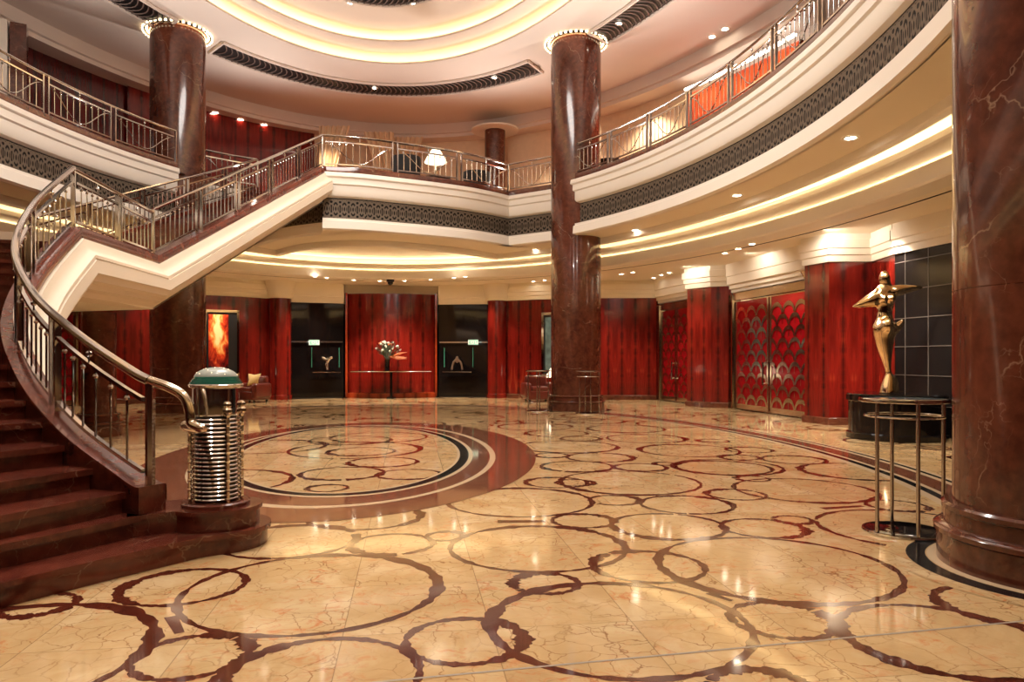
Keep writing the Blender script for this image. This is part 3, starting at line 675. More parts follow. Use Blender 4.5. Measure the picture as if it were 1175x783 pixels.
# central bowed veneer panel
root = empty('feature_panel', (*W(14.9, .15), 0), TL); tag(root, 'tall bowed red veneer panel behind the flower vase', 'wall panel')
arc = [(-1.57+3.14*i/16, .10-.32*cos(pi*(i/16-.5))+.2) for i in range(17)]
k = MB(); k.grid([[(x, y, .16) for x, y in arc], [(x, y, 3.76) for x, y in arc]], 'wood'); k.grid([[(x, y, 3.76) for x, y in arc], [(x, .6, 3.76) for x, y in arc]], 'wood')
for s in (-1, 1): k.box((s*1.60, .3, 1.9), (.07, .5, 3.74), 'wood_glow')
k.build('veneer', root)
k = MB(); a2 = [(x*1.02, y-.14) for x, y in arc]
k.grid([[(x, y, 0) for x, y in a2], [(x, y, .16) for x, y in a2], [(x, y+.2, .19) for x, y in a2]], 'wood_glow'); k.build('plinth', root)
# console, vase, flowers
root = empty('console_table', (*W(14.55, .15), 0), TL); tag(root, 'curved dark glass console table below the flower arrangement', 'console table')
k = MB(); pr = [(x*.9, y-.52-.0) for x, y in arc]+[(x*.9, .12) for x, y in reversed(arc)]; k.prism(pr, .93, .97, 'black_glass'); k.build('top', root)
k = MB(); k.tube([(x*.9, y-.53, .95) for x, y in arc], .008, 'chrome', 6); k.build('edge_trim', root)
k = MB(); k.lathe((0, -.15, 0), [(.16, .0), (.16, .04), (.05, .06), (.05, .93)], 'black_glass', 20); k.build('pedestal', root)
vx, vy = W(14.32, .02)
root = empty('flower_vase', (vx, vy, .97)); tag(root, 'tall black vase of white and orange flowers on the console', 'vase')
k = MB(); k.lathe((0, 0, 0), [(.001, 0), (.085, 0), (.08, .35), (.10, .42), (.07, .42), (.07, .38)], 'black_glass', 20); k.build('vase_body', root)
r2 = random.Random(3)
fo = MB(); fw = MB(); fo2 = MB()
for i in range(90):
    a = r2.uniform(0, 2*pi); e = r2.uniform(-.25, 1.4); R = r2.uniform(.25, .48)
    c = Vector((R*cos(a)*cos(e)*1.1, R*sin(a)*cos(e)*.8, .62+R*sin(e)*.85)); t = (c-Vector((0, 0, .4))).normalized(); s_ = t.cross(Vector((0, 0, 1))).normalized()*.035
    fo.face([c-t*.12, c+s_-t*.02, c+t*.1, c-s_-t*.02], 'leaf')
    if i % 3 == 0: fo.tube([(0, 0, .38), tuple(c*.6+Vector((0, 0, .2))), tuple(c)], .006, 'leaf', 4)
fo.build('leaves', root)
for i in range(34):
    a = r2.uniform(0, 2*pi); e = r2.uniform(.1, 1.45); R = r2.uniform(.36, .5)
    q = MB(); q.sphere((R*cos(a)*cos(e)*1.05, R*sin(a)*cos(e)*.8-.03, .64+R*sin(e)*.85), r2.uniform(.025, .045), 'petal' if i % 5 else 'orange_petal', 8); q.build('flower', root)
for i in range(7):
    a = r2.uniform(-.5, .35); fo2 = MB(); fo2.tube([(.12, -.1, .5), (.35+.1*cos(a*3), -.15, .55+a*.3), (.62+r2.uniform(-.1, .12), -.15, .58+a*.35)], [.02, .03, .004], 'orange_petal', 5); fo2.build('flower_spike', root)

# dark glazed alcoves: header rail, shelf, sign, little sculptures
def alcove(s, signx, lab, so, sw):
    a = W(14.5-.08, 3.6*s+.1); b = W(14.95-.08, 1.7*s+.15)
    rt = empty('glass_alcove', ((a[0]+b[0])/2, (a[1]+b[1])/2, 0), atan2(b[1]-a[1], b[0]-a[0]) + (pi if s > 0 else 0)); tag(rt, lab, 'glazed alcove')
    hw = hypot(b[0]-a[0], b[1]-a[1])/2
    k = MB(); k.box((0, .0, 2.0), (2*hw-.06, .05, .05), 'silver'); k.build('header_rail', rt)
    k = MB(); k.box((0, -.02, .02), (2*hw-.06, .05, .04), 'black_matt'); k.build('threshold', rt)
    sx = (-1 if s > 0 else 1)*.0
    k = MB(); k.box((so, -.17, .93), (sw, .30, .03), 'black_glass'); k.box((so, -.325, .93), (sw, .015, .03), 'silver'); k.build('shelf', rt)
    for q in (-1, 1):
        k = MB(); k.box((so+q*sw*.5, -.01, 1.45), (.025, .03, .7), 'green_glass'); k.build('glass_edge', rt)
    return rt, hw
al_l, hwl = alcove(-1, 0, 'dark glazed alcove with exit sign left of the bowed panel', .38, .95)
al_r, hwr = alcove(1, 0, 'dark glazed alcove with exit sign right of the bowed panel', -.22, 1.05)
FONT = {'E': ['11111', '10000', '11110', '10000', '11111'], 'X': ['10001', '01010', '00100', '01010', '10001'], 'I': ['111', '010', '010', '010', '111'], 'T': ['11111', '00100', '00100', '00100', '00100']}
def exit_sign(x, z, h, lab):
    rt = empty('exit_sign', (x, z, h)); tag(rt, lab, 'exit sign', None)
    k = MB(); k.box((0, 0, 0), (.36, .04, .18), 'sign_white'); k.build('housing', rt)
    k = MB(); cx = -.135; ps = .0145
    for ch in 'EXIT':
        g = FONT[ch]
        for r_, row in enumerate(g):
            for c_, b in enumerate(row):
                if b == '1': k.box((cx+c_*ps, -.022, .032-r_*ps*1.25), (ps, .006, ps*1.25), 'sign_green')
        cx += (len(g[0])+1)*ps
    k.build('lettering', rt)
    k = MB(); k.box((0, -.022, .075), (.36, .006, .012), 'sign_green'); k.box((0, -.022, -.075), (.36, .006, .012), 'sign_green'); k.build('border', rt)
zz = 25.35; exit_sign(PX(360.5, zz), zz, 1.97, 'green and white EXIT sign left of the bowed panel')
zz = 25.9; exit_sign(PX(543, zz), zz, 1.99, 'green and white EXIT sign right of the bowed panel')
def blob(name, pts, loc, m, lab, cat, sub=1):
    me = bpy.data.meshes.new(name); P = []; Ed = []; R = []
    for chain in pts:
        prev = None
        for (x, y, z, r, *idx) in chain:
            if idx: prev_i = idx[0]
            if idx and P and idx[0] < len(P) and len(idx) > 1 and idx[1] == 'ref': prev = idx[0]; continue
            P.append((x, y, z)); R.append(r)
            if prev is not None: Ed.append((prev, len(P)-1))
            prev = len(P)-1
    me.from_pydata(P, Ed, []); o = bpy.data.objects.new(name, me); col.objects.link(o); o.location = loc
    sk = o.modifiers.new('skin', 'SKIN'); sk.use_smooth_shade = True
    for i, v in enumerate(me.skin_vertices[0].data if me.skin_vertices else []): pass
    if not me.skin_vertices:
        import bmesh
        bm = bmesh.new(); bm.from_mesh(me); bm.verts.layers.skin.verify(); bm.to_mesh(me); bm.free()
    for i, v in enumerate(me.skin_vertices[0].data):
        r = R[i]; v.radius = (r, r) if not isinstance(r, tuple) else r; v.use_root = (i == 0)
    ss = o.modifiers.new('sub', 'SUBSURF'); ss.levels = ss.render_levels = sub+1
    me.materials.append(M[m]); dg = bpy.context.evaluated_depsgraph_get(); ev = o.evaluated_get(dg); nm = bpy.data.meshes.new_from_object(ev)
    o.modifiers.clear(); o.data = nm; nm.materials.clear(); nm.materials.append(M[m]); nm.polygons.foreach_set('use_smooth', [True]*len(nm.polygons))
    return tag(o, lab, cat) if lab else o
def R_(i): return (0, 0, 0, 0, i, 'ref')
def onshelf(rt, x): v_ = rt.matrix_basis @ Vector((x, -.17, .945)); return tuple(v_)
blob('small_sculpture', [[(0, 0, .03, .07), (0, 0, .12, .05), (.0, 0, .26, .05), (.02, 0, .38, .05)], [R_(3), (-.1, 0, .46, .05), (-.2, 0, .52, .07)], [R_(3), (.1, 0, .48, .05), (.2, 0, .52, .07)], [R_(2), (-.08, 0, .3, .04)]], onshelf(al_l, .42), 'silver', 'small silver abstract sculpture on shelf in left alcove', 'sculpture')
blob('small_sculpture', [[(0, 0, .55, .06), (0, 0, .42, .05), (0, 0, .3, .05)], [R_(1), (-.12, 0, .36, .04), (-.17, 0, .2, .035), (-.19, 0, .04, .045)], [R_(1), (.12, 0, .36, .04), (.17, 0, .2, .035), (.19, 0, .04, .045)]], onshelf(al_r, -.25), 'brass_dark', 'small dark bronze sculpture on shelf in right alcove', 'sculpture')

# ------------------------------------------------------------------ lattice doors
def lattice_door(a, b, s, nm, lab, jamb_side):
    A = Vector(W(a[0], a[1]*s)); B = Vector(W(b[0], b[1]*s)); L = (B-A).length; ang = atan2(B.y-A.y, B.x-A.x)
    if s < 0: pass
    rt = empty(nm, (A.x, A.y, 0), ang); rt['kind'] = 'structure'; rt['label'] = lab
    # local x runs along the doors; the room lies on the -y or +y side
    d = Vector((cos(ang), sin(ang))); side = 1 if (Vector(C0)-A).dot(Vector((-d.y, d.x))) > 0 else -1
    HT = 3.2
    k = MB(); k.box((L/2, -.05*side, HT/2+.02), (L, .04, HT), 'mirror'); k.build('frame_back', rt)
    nd = 2 if L < 2.9 else 2
    x0 = .35; x1 = L-.35; wl = (x1-x0)/nd
    fr = MB()
    fr.box((L/2, 0, HT-.06), (L, .10, .2), 'brass'); fr.box((x0-.06, 0, HT/2), (.10, .10, HT), 'brass'); fr.box((x1+.06, 0, HT/2), (.10, .10, HT), 'brass'); fr.build('door_frame', rt)
    for q in range(nd):
        lx = x0+q*wl+.03; wd = wl-.06; hh = HT-.26
        lf = MB(); lf.box((lx+wd/2, 0, hh/2+.05), (wd, .03, hh), 'red_glass'); leaf = lf.build('door_leaf', rt)
        g = MB(); g.box((lx+.04, .0, hh/2+.05), (.08, .06, hh), 'brass'); g.box((lx+wd-.04, .0, hh/2+.05), (.08, .06, hh), 'brass'); g.box((lx+wd/2, 0, .11), (wd, .06, .12), 'brass')
        ncol = max(2, round((wd-.16)/.46)); cw = (wd-.16)/ncol; rh = cw*.58; rows = round((hh-.25)/rh); rh = (hh-.27)/rows
        for r_ in range(rows):
            for c_ in range(ncol+(r_ % 2)):
                cx = lx+.08+cw*(c_+.5-(.5 if r_ % 2 else 0)); cz = .18+r_*rh
                pts = []; pin = []
                for i in range(13):
                    a_ = pi*i/12; x_ = cx+cw*.5*cos(a_); xi = cx+cw*.40*cos(a_)
                    if lx+.06 <= x_ <= lx+wd-.06 or True:
                        pts.append((min(max(x_, lx+.08), lx+wd-.08), cz+cw*.5*sin(a_)*1.05)); pin.append((min(max(xi, lx+.08), lx+wd-.08), cz+cw*.32*sin(a_)))
                yy = .035*side
                for i in range(12):
                    f = [(pts[i][0], yy, pts[i][1]), (pts[i+1][0], yy, pts[i+1][1]), (pin[i+1][0], yy, pin[i+1][1]), (pin[i][0], yy, pin[i][1])]
                    if abs(f[0][0]-f[1][0])+abs(f[0][2]-f[1][2]) > 1e-4: g.face(f, 'brass')
                if r_ < rows-1:
                    for dx_ in (0,):
                        if lx+.09 < cx < lx+wd-.09: g.box((cx, yy, cz+cw*.17), (.012, .012, cw*.34), 'brass')
        ob = g.build('scallop_lattice', leaf)
        hx = lx+(wd-.12 if q == 0 else .12)
        h_ = MB(); h_.tube([(hx, .12*side, .72), (hx, .12*side, 1.32)], .022, 'chrome', 8)
        for z in (.78, 1.26): h_.tube([(hx, 0, z), (hx, .12*side, z)], .014, 'chrome', 6)
        h_.build('door_handle', leaf)
    for e, X in enumerate((.16, L-.16)):
        j = MB()
        for t in range(3): j.box((X+(t-1)*.09, .05*side, HT/2), (.05, .07, HT), 'mirror')
        j.build('fluted_jamb', rt)
    return rt
i = 1
for s, sd in ((1, 'right'), (-1, 'left')):
    lattice_door((3.6, 10.0), (7.9, 9.82), s, 'door_%d' % i, 'double doors of red glass under a brass scallop lattice, nearer pair on the %s wall' % sd, 0)
    lattice_door((9.2, 9.42), (12.2, 9.2), s, 'door_%d' % (i+1), 'double doors of red glass under a brass scallop lattice, farther pair on the %s wall' % sd, 0); i += 2

# ------------------------------------------------------------------ columns
def column(x, y, z1, lab, ring=True, base=True, r=.69, z0=0):
    rt = empty('marble_column', (x, y, 0)); tag(rt, lab, 'column')
    k = MB()
    # slabs of marble, with fine joints
    for a in range(4):
        k.lathe((0, 0, 0), [(r, z0+(.42 if base else 0))]+[(r-e, zz_+f) for zz_ in (1.9, 4.0, 6.4) if z0+.5 < zz_ < z1-.3 for e, f in ((0, 0), (.004, .003), (0, .006))]+[(r, z1)], 'marble', 12, a*pi/2, (a+1)*pi/2)
    k.build('shaft', rt)
    if base:
        k = MB(); k.lathe((0, 0, 0), [(r+.10, .0), (r+.10, .20), (r+.12, .215), (r+.12, .245), (r+.10, .26), (r+.055, .27), (r+.05, .36), (r+.07, .375), (r+.07, .405), (r+.05, .42), (r-.01, .425)], 'marble', 64); k.build('base', rt)
    if ring:
        k = MB(); k.lathe((0, 0, 0), [(r+.13, z1-.005), (r+.13, z1-.05), (r+.10, z1-.05), (r+.10, z1-.005)], 'black_matt', 48); k.build('ring_mount', rt)
        k = MB(); nb = 38
        for i in range(nb):
            a = 2*pi*i/nb; k.box(((r+.165)*cos(a), (r+.165)*sin(a), z1-.04), (.035, .060, .05), 'bulb', a+pi/2 if False else a)
        k.build('ring_lamps', rt)
        k = MB(); k.lathe((0, 0, 0), [(r+.05, z1-.012), (r+.09, z1-.012)], 'wash', 48); k.build('wash_light', rt)
    return rt
column(*COLS[0], HC, 'tall brown marble column rising behind the staircase')
column(*COLS[1], HC, 'tall brown marble column beside the two far cocktail tables')
column(*COLS[2], HC, 'large brown marble column nearest the statue')
MZ = 26.2
column(PX(568, MZ), MZ, 9.6, 'short dark marble column on the mezzanine lounge', False, False, .37, 6.2)
k = MB(); k.lathe((PX(568, MZ), MZ, 9.6), [(.36, .0), (.85, .0), (.85, .06)], 'white_plaster', 36); tag(k.build('ceiling_disc'), 'round pale disc on the ceiling over the mezzanine column', 'ceiling disc')
rt = column(PX(113.5, 13.4), 13.4, 2.265, 'short dark marble pillar below the stair landing', False, True, .29)

# ------------------------------------------------------------------ staircase
SP = catmull([(-2.62, 5.32, .50), (-2.78, 5.40, .545), (-3.42, 5.72, .86), (-4.32, 6.55, 1.27), (-5.02, 7.35, 1.80), (-5.42, 8.25, 2.42), (-5.70, 9.45, 3.14)], 10)
SA = SP[-1]; SB = (-6.19, 12.55, 3.20); SC = (-4.87, 18.7, ZB)
B2 = (-9.15, 13.6, 3.20); C2 = (-7.35, 21.0, ZB)
LAND = 3.04
stair = empty('staircase', (-2.7, 5.4, 0)); tag(stair, 'sweeping red marble staircase with cream plaster underside and landing', 'staircase')
ox, oy = stair.location.x, stair.location.y
def LS(p): return (p[0]-ox, p[1]-oy, p[2])
# flight one: 20 risers; nosing points at equal height along the string
NR = 20; RH = LAND/NR
sp = SP[8:]
def at_h(path, h):
    for i in range(len(path)-1):
        if path[i][2] <= h <= path[i+1][2]: f = (h-path[i][2])/(path[i+1][2]-path[i][2]); return Vector(path[i]).lerp(Vector(path[i+1]), f), (Vector(path[i+1])-Vector(path[i])).normalized()
    return (Vector(path[0]), (Vector(path[1])-Vector(path[0])).normalized()) if h < path[0][2] else (Vector(path[-1]), (Vector(path[-1])-Vector(path[-2])).normalized())
WID = 2.6
lines = []
for i in range(3, NR+1):
    h = i*RH; p, t = at_h(SP, max(h+.08, SP[0][2])); d = Vector((-t.y, t.x))  # left of travel
    d = Vector((-abs(t.y), -abs(t.x)*1.0)) if False else Vector((-t.y, t.x))
    if d.x > 0: d = -d
    if i < 5: d = Vector((-.50, -.866))
    d.normalize()
    lines.append((i, Vector((p.x, p.y))+d*.03, Vector((p.x, p.y))+d*WID))
# first two steps from the photo's bowed treads
lines = [(2, Vector(U(168, 590, 2*RH)), Vector(U(0, 621, 2*RH))+(Vector(U(0, 621, 2*RH))-Vector(U(168, 590, 2*RH))).normalized()*1.6)] + lines
def stepmesh(a0, b0, a1, b1, h):
    k = MB(); n = 8; fr = []; bk = []
    dirv = (Vector((a0.x+b0.x, a0.y+b0.y))-Vector((a1.x+b1.x, a1.y+b1.y))).normalized()
    for j in range(n+1):
        f = j/n; bow = .10*sin(pi*f); fr.append(a0.lerp(b0, f)+dirv*bow); bk.append(a1.lerp(b1, f)-dirv*.06)
    q = lambda P, z, e=0: [(p.x-ox+dirv.x*e, p.y-oy+dirv.y*e, z) for p in P]
    k.grid([q(fr, max(0, h-RH-.02), -.03), q(fr, h-.045, -.03), q(fr, h-.045, .01), q(fr, h, .01), q(bk, h), q(bk, max(0, h-RH-.02))], 'stair_marble')
    return k.build('step', stair)
for j in range(len(lines)):
    i, a, b = lines[j]
    if j+1 < len(lines): _, a1, b1 = lines[j+1]
    else: a1 = Vector((SA[0]-.05, SA[1]+.35)); b1 = a1+(b-a)
    if i == NR: break
    stepmesh(a, b, a1, b1, i*RH)
# bottom step: bullnose that wraps under the newel
NW = Vector((-2.285, 5.62))
p0 = Vector(U(0, 668, RH)); p1 = Vector(U(130, 638, RH)); p2 = Vector(U(230, 616, RH))
def bull(rad, h0, h1, tail, name, x_in):
    pts = [tuple(q) for q in tail]
    a_s = atan2(tail[-1].y-NW.y, tail[-1].x-NW.x)
    for i in range(1, 22):
        a = a_s+(pi*1.15)*i/21*1.0; pts.append((NW.x+rad*cos(a), NW.y+rad*sin(a)))
    pts.append((x_in[0], x_in[1])); pts.append((tail[0].x-1.0, tail[0].y+1.2)) 
    k = MB(); P = [(x-ox, y-oy) for x, y in pts]
    k.prism([(x, y) for x, y in P], h0, h1-.035, 'stair_marble')
    Q = [(p[0], p[1]) for p in offset(P, .025, 1, True)]
    k.prism(Q, h1-.035, h1, 'stair_marble')
    return k.build(name, stair)
far0 = p0+(p0-p1).normalized()*2.2
R1 = .38
tail1 = [far0, p0, p1, p2, Vector((NW.x+R1*cos(-1.15), NW.y+R1*sin(-1.15)))]
bull(R1, 0, RH, tail1, 'bottom_step', (-3.1, 6.0))
k = MB(); r2_ = .32
pts = [(NW.x+r2_*cos(a), NW.y+r2_*sin(a)) for a in [radians(-125+270*i/24) for i in range(25)]]+[(-2.95, 5.62), (-2.72, 5.18)]
P = [(x-ox, y-oy) for x, y in pts]; k.prism(P, RH, 2*RH-.03, 'stair_marble'); k.prism([(p[0], p[1]) for p in offset(P, .02, 1, True)], 2*RH-.03, 2*RH, 'stair_marble'); k.build('newel_plinth', stair)
# string wall (curb) of flight one with solid marble below, then the cream fascia once the flight leaves the floor
k = MB()
def string(path, prof, m): sweep(k, [LS(p) for p in path], prof, m, 1)
string(SP, [(-.12, -.40), (-.12, 0), (.10, 0), (.11, -.02), (.11, -.12), (.09, -.14)], 'stair_marble')
# marble wall down to floor on the lower part
i1 = 34
rows = [[(q[0]-ox, q[1]-oy, q[2]-.14) for q in offset(SP[:i1], .09)], [(q[0]-ox, q[1]-oy, 0) for q in offset(SP[:i1], .09)]]
k.grid(rows, 'stair_marble')
rows = [[(q[0]-ox, q[1]-oy, q[2]-.02) for q in offset(SP[:i1], -.12)], [(q[0]-ox, q[1]-oy, 0) for q in offset(SP[:i1], -.12)]]
k.grid(rows, 'stair_marble')
q = SP[0]; nr = normals(SP)[0]
k.face([(q[0]+nr[0]*d-ox, q[1]+nr[1]*d-oy, z) for d, z in ((-.12, 0), (.10, 0), (.10, q[2]), (-.12, q[2]))], 'stair_marble')
k.build('string_wall', stair)
rest = SP[26:]+[SB, SC]
k = MB(); sweep(k, [LS(p) for p in [SA, SB, SC]], [(-.12, -.30), (-.12, 0), (.10, 0), (.11, -.02), (.11, -.14), (.09, -.16)], 'stair_marble', 1); k.build('curb', stair)
k = MB(); sweep(k, [LS(p) for p in rest], [(.09, -.15), (.13, -.155), (.15, -.22), (.17, -.28), (.22, -.33), (.27, -.36), (.275, -.40), (.262, -.405), (.262, -.42), (.285, -.425), (.30, -.60), (.27, -.63), (.25, -.70), (.16, -.73), (.14, -.80), (.03, -.83), (.0, -.90), (-.14, -.93), (-.2, -.94)], 'stair_plaster', 1)
k.build('plaster_fascia', stair)
# landing slab
k = MB()
d1 = lines[-1][2]
LP = [(SA[0], SA[1]), (SB[0], SB[1]), (B2[0], B2[1]), (-9.3, 9.0), (d1.x, d1.y), (lines[-1][1].x, lines[-1][1].y)]
k.prism([(x-ox, y-oy) for x, y in LP], 2.27, LAND, 'cream', 'stair_marble'); k.build('landing', stair)
# underside of flight one (upper part)
k = MB(); A = SP[26:]; Bp = []
for p_ in A:
    pp, t = at_h(SP, p_[2]); d = Vector((-t.y, t.x)); d = -d if d.x > 0 else d; Bp.append((p_[0]+d.x*WID, p_[1]+d.y*WID, p_[2]))
k.grid([[LS((p_[0], p_[1], p_[2]-.93)) for p_ in A], [LS((p_[0], p_[1], p_[2]-.93)) for p_ in Bp]], 'cream')
k.build('flight_underside', stair)
# flight two
NF = 19; rh2 = (6.2-LAND)/(NF+1)
for i in range(NF):
    f0, f1 = i/NF, (i+1)/NF; a0 = Vector(SB).lerp(Vector(SC), f0); a1 = Vector(SB).lerp(Vector(SC), f1); b0 = Vector(B2).lerp(Vector(C2), f0); b1 = Vector(B2).lerp(Vector(C2), f1)
    h = LAND+rh2*(i+1); k = MB(); k.prism([(p.x-ox, p.y-oy) for p in (a0, a1, b1, b0)], h-rh2-.05, h, 'stair_marble'); k.build('step', stair)
k = MB(); k.face([LS((SB[0], SB[1], 2.27)), LS((SC[0], SC[1], SC[2]-.93)), LS((C2[0], C2[1], C2[2]-.93)), LS((B2[0], B2[1], 2.27))], 'cream'); k.build('flight_underside', stair)
k = MB(); sweep(k, [LS(B2), LS(C2)], [(.10, -.9), (.10, 0), (-.10, 0), (-.10, -.9)], 'stair_marble', 1); k.build('curb', stair)

# ------------------------------------------------------------------ railings
SH = {}
def shared(key, fn, parent, loc, rz=0):
    if key not in SH: o = fn(); SH[key] = o.data; o.parent = parent; o.location = loc; o.rotation_euler = (0, 0, rz); return o
    o = bpy.data.objects.new(key[0], SH[key]); col.objects.link(o); o.parent = parent; o.location = loc; o.rotation_euler = (0, 0, rz); return o
def railing(name, lab, path, hr, bay, nb, group=None, wave=True, fat=.028, finish='chrome', bottom=.07, mid=.16, posts=None):
    P = [Vector(p) for p in path]; L = length(path); n = max(1, round(L/bay)); fine = resample(path, .12)
    o0 = P[0]; rt = empty(name, tuple(o0)); tag(rt, lab, 'railing', group)
    loc = lambda p: Vector(p)-o0
    def at(t):
        k = t/L*(len(fine)-1); i = min(int(k), len(fine)-2); return fine[i].lerp(fine[i+1], k-i)
    def tang(t): a, b = at(max(0, t-.05)), at(min(L, t+.05)); return atan2(b.y-a.y, b.x-a.x)
    Z = lambda p, h: (p.x-o0.x, p.y-o0.y, p.z-o0.z+h)
    k = MB(); k.tube([Z(p, hr) for p in fine], fat, finish, 10); k.build('handrail', rt)
    ts = posts or [L*i/n for i in range(n+1)]
    for i in range(len(ts)-1):
        a, b = ts[i]+.07, ts[i+1]-.07; m = max(2, int((b-a)/.15)); seg = [at(a+(b-a)*j/m) for j in range(m+1)]
        k = MB(); k.bar([Z(p, hr-mid) for p in seg], .035, .03, finish); k.build('mid_rail', rt)
        k = MB(); k.bar([Z(p, bottom) for p in seg], .035, .03, finish); k.build('bottom_rail', rt)
        nbb = nb if isinstance(nb, int) else max(2, round((b-a)/nb)-1)
        for j in range(nbb):
            t = a+(b-a)*(j+1)/(nbb+1); p = at(t); hb = hr-mid-bottom-.03
            def mk():
                k = MB(); k.lathe((0, 0, 0), [(.010, 0), (.010, hb-.06)], finish, 6); k.sphere((0, 0, hb-.045), .021, finish, 8); k.lathe((0, 0, 0), [(.008, hb-.03), (.008, hb)], finish, 6); return k.build('baluster')
            shared(('baluster', round(hb, 3), finish), mk, rt, Z(p, bottom+.015))
        t = (a+b)/2; p = at(t); k = MB(); k.sphere(Z(p, hr-mid/2-.005), .026, finish, 10); k.lathe(Z(p, hr-mid), [(.008, 0), (.008, mid)], finish, 6); k.build('ball_spacer', rt)
        if wave:
            k = MB(); w_ = []; hb = hr-mid-bottom; sg = 1 if i % 2 else -1
            for j in range(21):
                f = j/20; p = at(a+(b-a)*f); w_.append(Z(p, bottom+.04+(hb-.08)*(.5+.5*cos(2*pi*f)) ))
            k.tube(w_, .011, finish, 6); k.build('curved_ornament', rt)
    for i, t in enumerate(ts):
        for e in ((-.07, .07) if 0 < i < len(ts)-1 else ((.0,) )):
            tt = min(max(t+e, 0), L); p = at(tt)
            def mk():
                k = MB(); k.box((0, 0, hr/2-.01), (.032, .05, hr), finish); return k.build('post')
            shared(('post', round(hr, 3), finish), mk, rt, Z(p, 0), tang(tt))
    return rt
HR = .80
railing('balcony_railing', 'curved metal railing along the right balcony with wave ornaments', [p for p in right_edge[:52]], HR, 1.62, 8, fat=.028)
railing('balcony_railing', 'curved metal railing along the far left balcony', [p for p in left_edge[:34]], HR, 1.85, 9)
railing('balcony_railing', 'bowed metal railing in front of the mezzanine lounge at the back', bulge, HR, 1.75, 9)
railing('balcony_railing', 'short straight metal railing between the lounge corner and the middle column', back_edge[len(bulge)-1:], HR, 1.6, 9)
railing('balcony_railing', 'short metal railing behind the stair head', hidden_edge, HR, 1.5, 8)
lower = [(p[0], p[1], p[2]) for p in SP[5:]]
Ls = length(lower)
railing('stair_railing', 'sweeping metal stair railing with thick polished handrail on the lower flight', lower, .76, 1.25, 6, wave=False, fat=.036)
railing('stair_railing', 'metal railing along the edge of the stair landing', [SA, SB], .74, 1.45, 7, wave=False, fat=.030)
railing('stair_railing', 'metal railing climbing the upper flight on the lobby side', [SB, SC], .80, 1.35, 8, wave=False, fat=.030)
railing('stair_railing', 'metal railing climbing the upper flight on the far side', [B2, C2], .80, 1.5, 8, wave=False, fat=.028)

# newel lantern
rt = empty('newel_post', (NW.x, NW.y, 2*RH)); tag(rt, 'ribbed metal newel post with green glass ring and frosted dome', 'newel post'); rt.scale = (1, 1, .935)
k = MB(); k.lathe((0, 0, 0), [(.25, 0), (.25, .025), (.235, .035), (.15, .035)], 'stair_marble', 48); k.build('base', rt)
prof = [(.15, .04)]
z = .05
k = MB(); k.lathe((0, 0, 0), [(.150, .04), (.150, .86)], 'black_matt', 40); k.build('core', rt)
for i in range(20):
    z = .06+i*.034; q = MB(); n_ = 8
    q.lathe((0, 0, z), [(.158+.020*cos(a), .0115*sin(a)) for a in [2*pi*j/n_ for j in range(n_+1)]], 'chrome', 40); q.build('rib', rt)
k = MB(); k.lathe((0, 0, 0), [(.15, .73), (.178, .735), (.172, .75), (.172, .955), (.18, .96), (.198, .968), (.202, .985), (.19, .995), (.15, .995)], 'chrome', 48); k.build('collar', rt)
for a in (radians(-150), radians(-42), radians(12), radians(75), radians(140)):
    q = MB(); cx_, cy_ = .188*cos(a), .188*sin(a)
    q.tube([(cx_, cy_, .03), (cx_, cy_, .80)], .014, 'brass', 8)
    for z in [.06+j*.075 for j in range(10)]: q.sphere((cx_, cy_, z), .019, 'brass', 8)
    q.sphere((cx_, cy_, .775), .036, 'brass', 10); q.sphere((cx_, cy_, .825), .030, 'brass', 10); q.build('rod', rt)
k = MB()
for i in range(4): k.lathe((0, 0, .995+i*.015), [(.14, 0), (.192-.010*i, 0), (.192-.010*i, .012), (.14, .012)], 'green_glass', 40)
k.build('green_ring', rt)
k = MB(); k.lathe((0, 0, 1.04), [(.160*cos(a), .088*sin(a)) for a in [pi/2*j/14 for j in range(14)]]+[(.001, .085)], 'frost', 32)
k.build('dome', rt)
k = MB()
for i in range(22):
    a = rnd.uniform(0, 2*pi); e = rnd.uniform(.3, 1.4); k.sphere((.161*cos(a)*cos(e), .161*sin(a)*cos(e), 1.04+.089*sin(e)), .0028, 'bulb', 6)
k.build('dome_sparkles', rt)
# volute at the foot of the handrail
e0 = Vector(SP[5])+Vector((0, 0, .76))
v = catmull([tuple(e0), (e0.x+.16, e0.y-.02, e0.z-.05), (e0.x+.27, e0.y-.03, e0.z-.12), (e0.x+.31, e0.y-.04, e0.z-.22), (e0.x+.33, e0.y-.05, e0.z-.31), (e0.x+.42, e0.y-.08, e0.z-.345), (NW.x-.17, NW.y-.14, e0.z-.345)], 6)
k = MB(); k.tube(v, .036, 'brass', 12); k.sphere(v[-1], .042, 'brass', 12)
tag(k.build('handrail_scroll'), 'polished handrail end curving down into the newel post', 'handrail')
k = MB(); pz = SP[0]; k.box((0, 0, .37), (.035, .05, .74), 'chrome'); 
o = k.build('end_post'); o.location = (SP[3][0], SP[3][1], SP[3][2]); tag(o, 'slim end post of the stair railing nearest the newel', 'post')

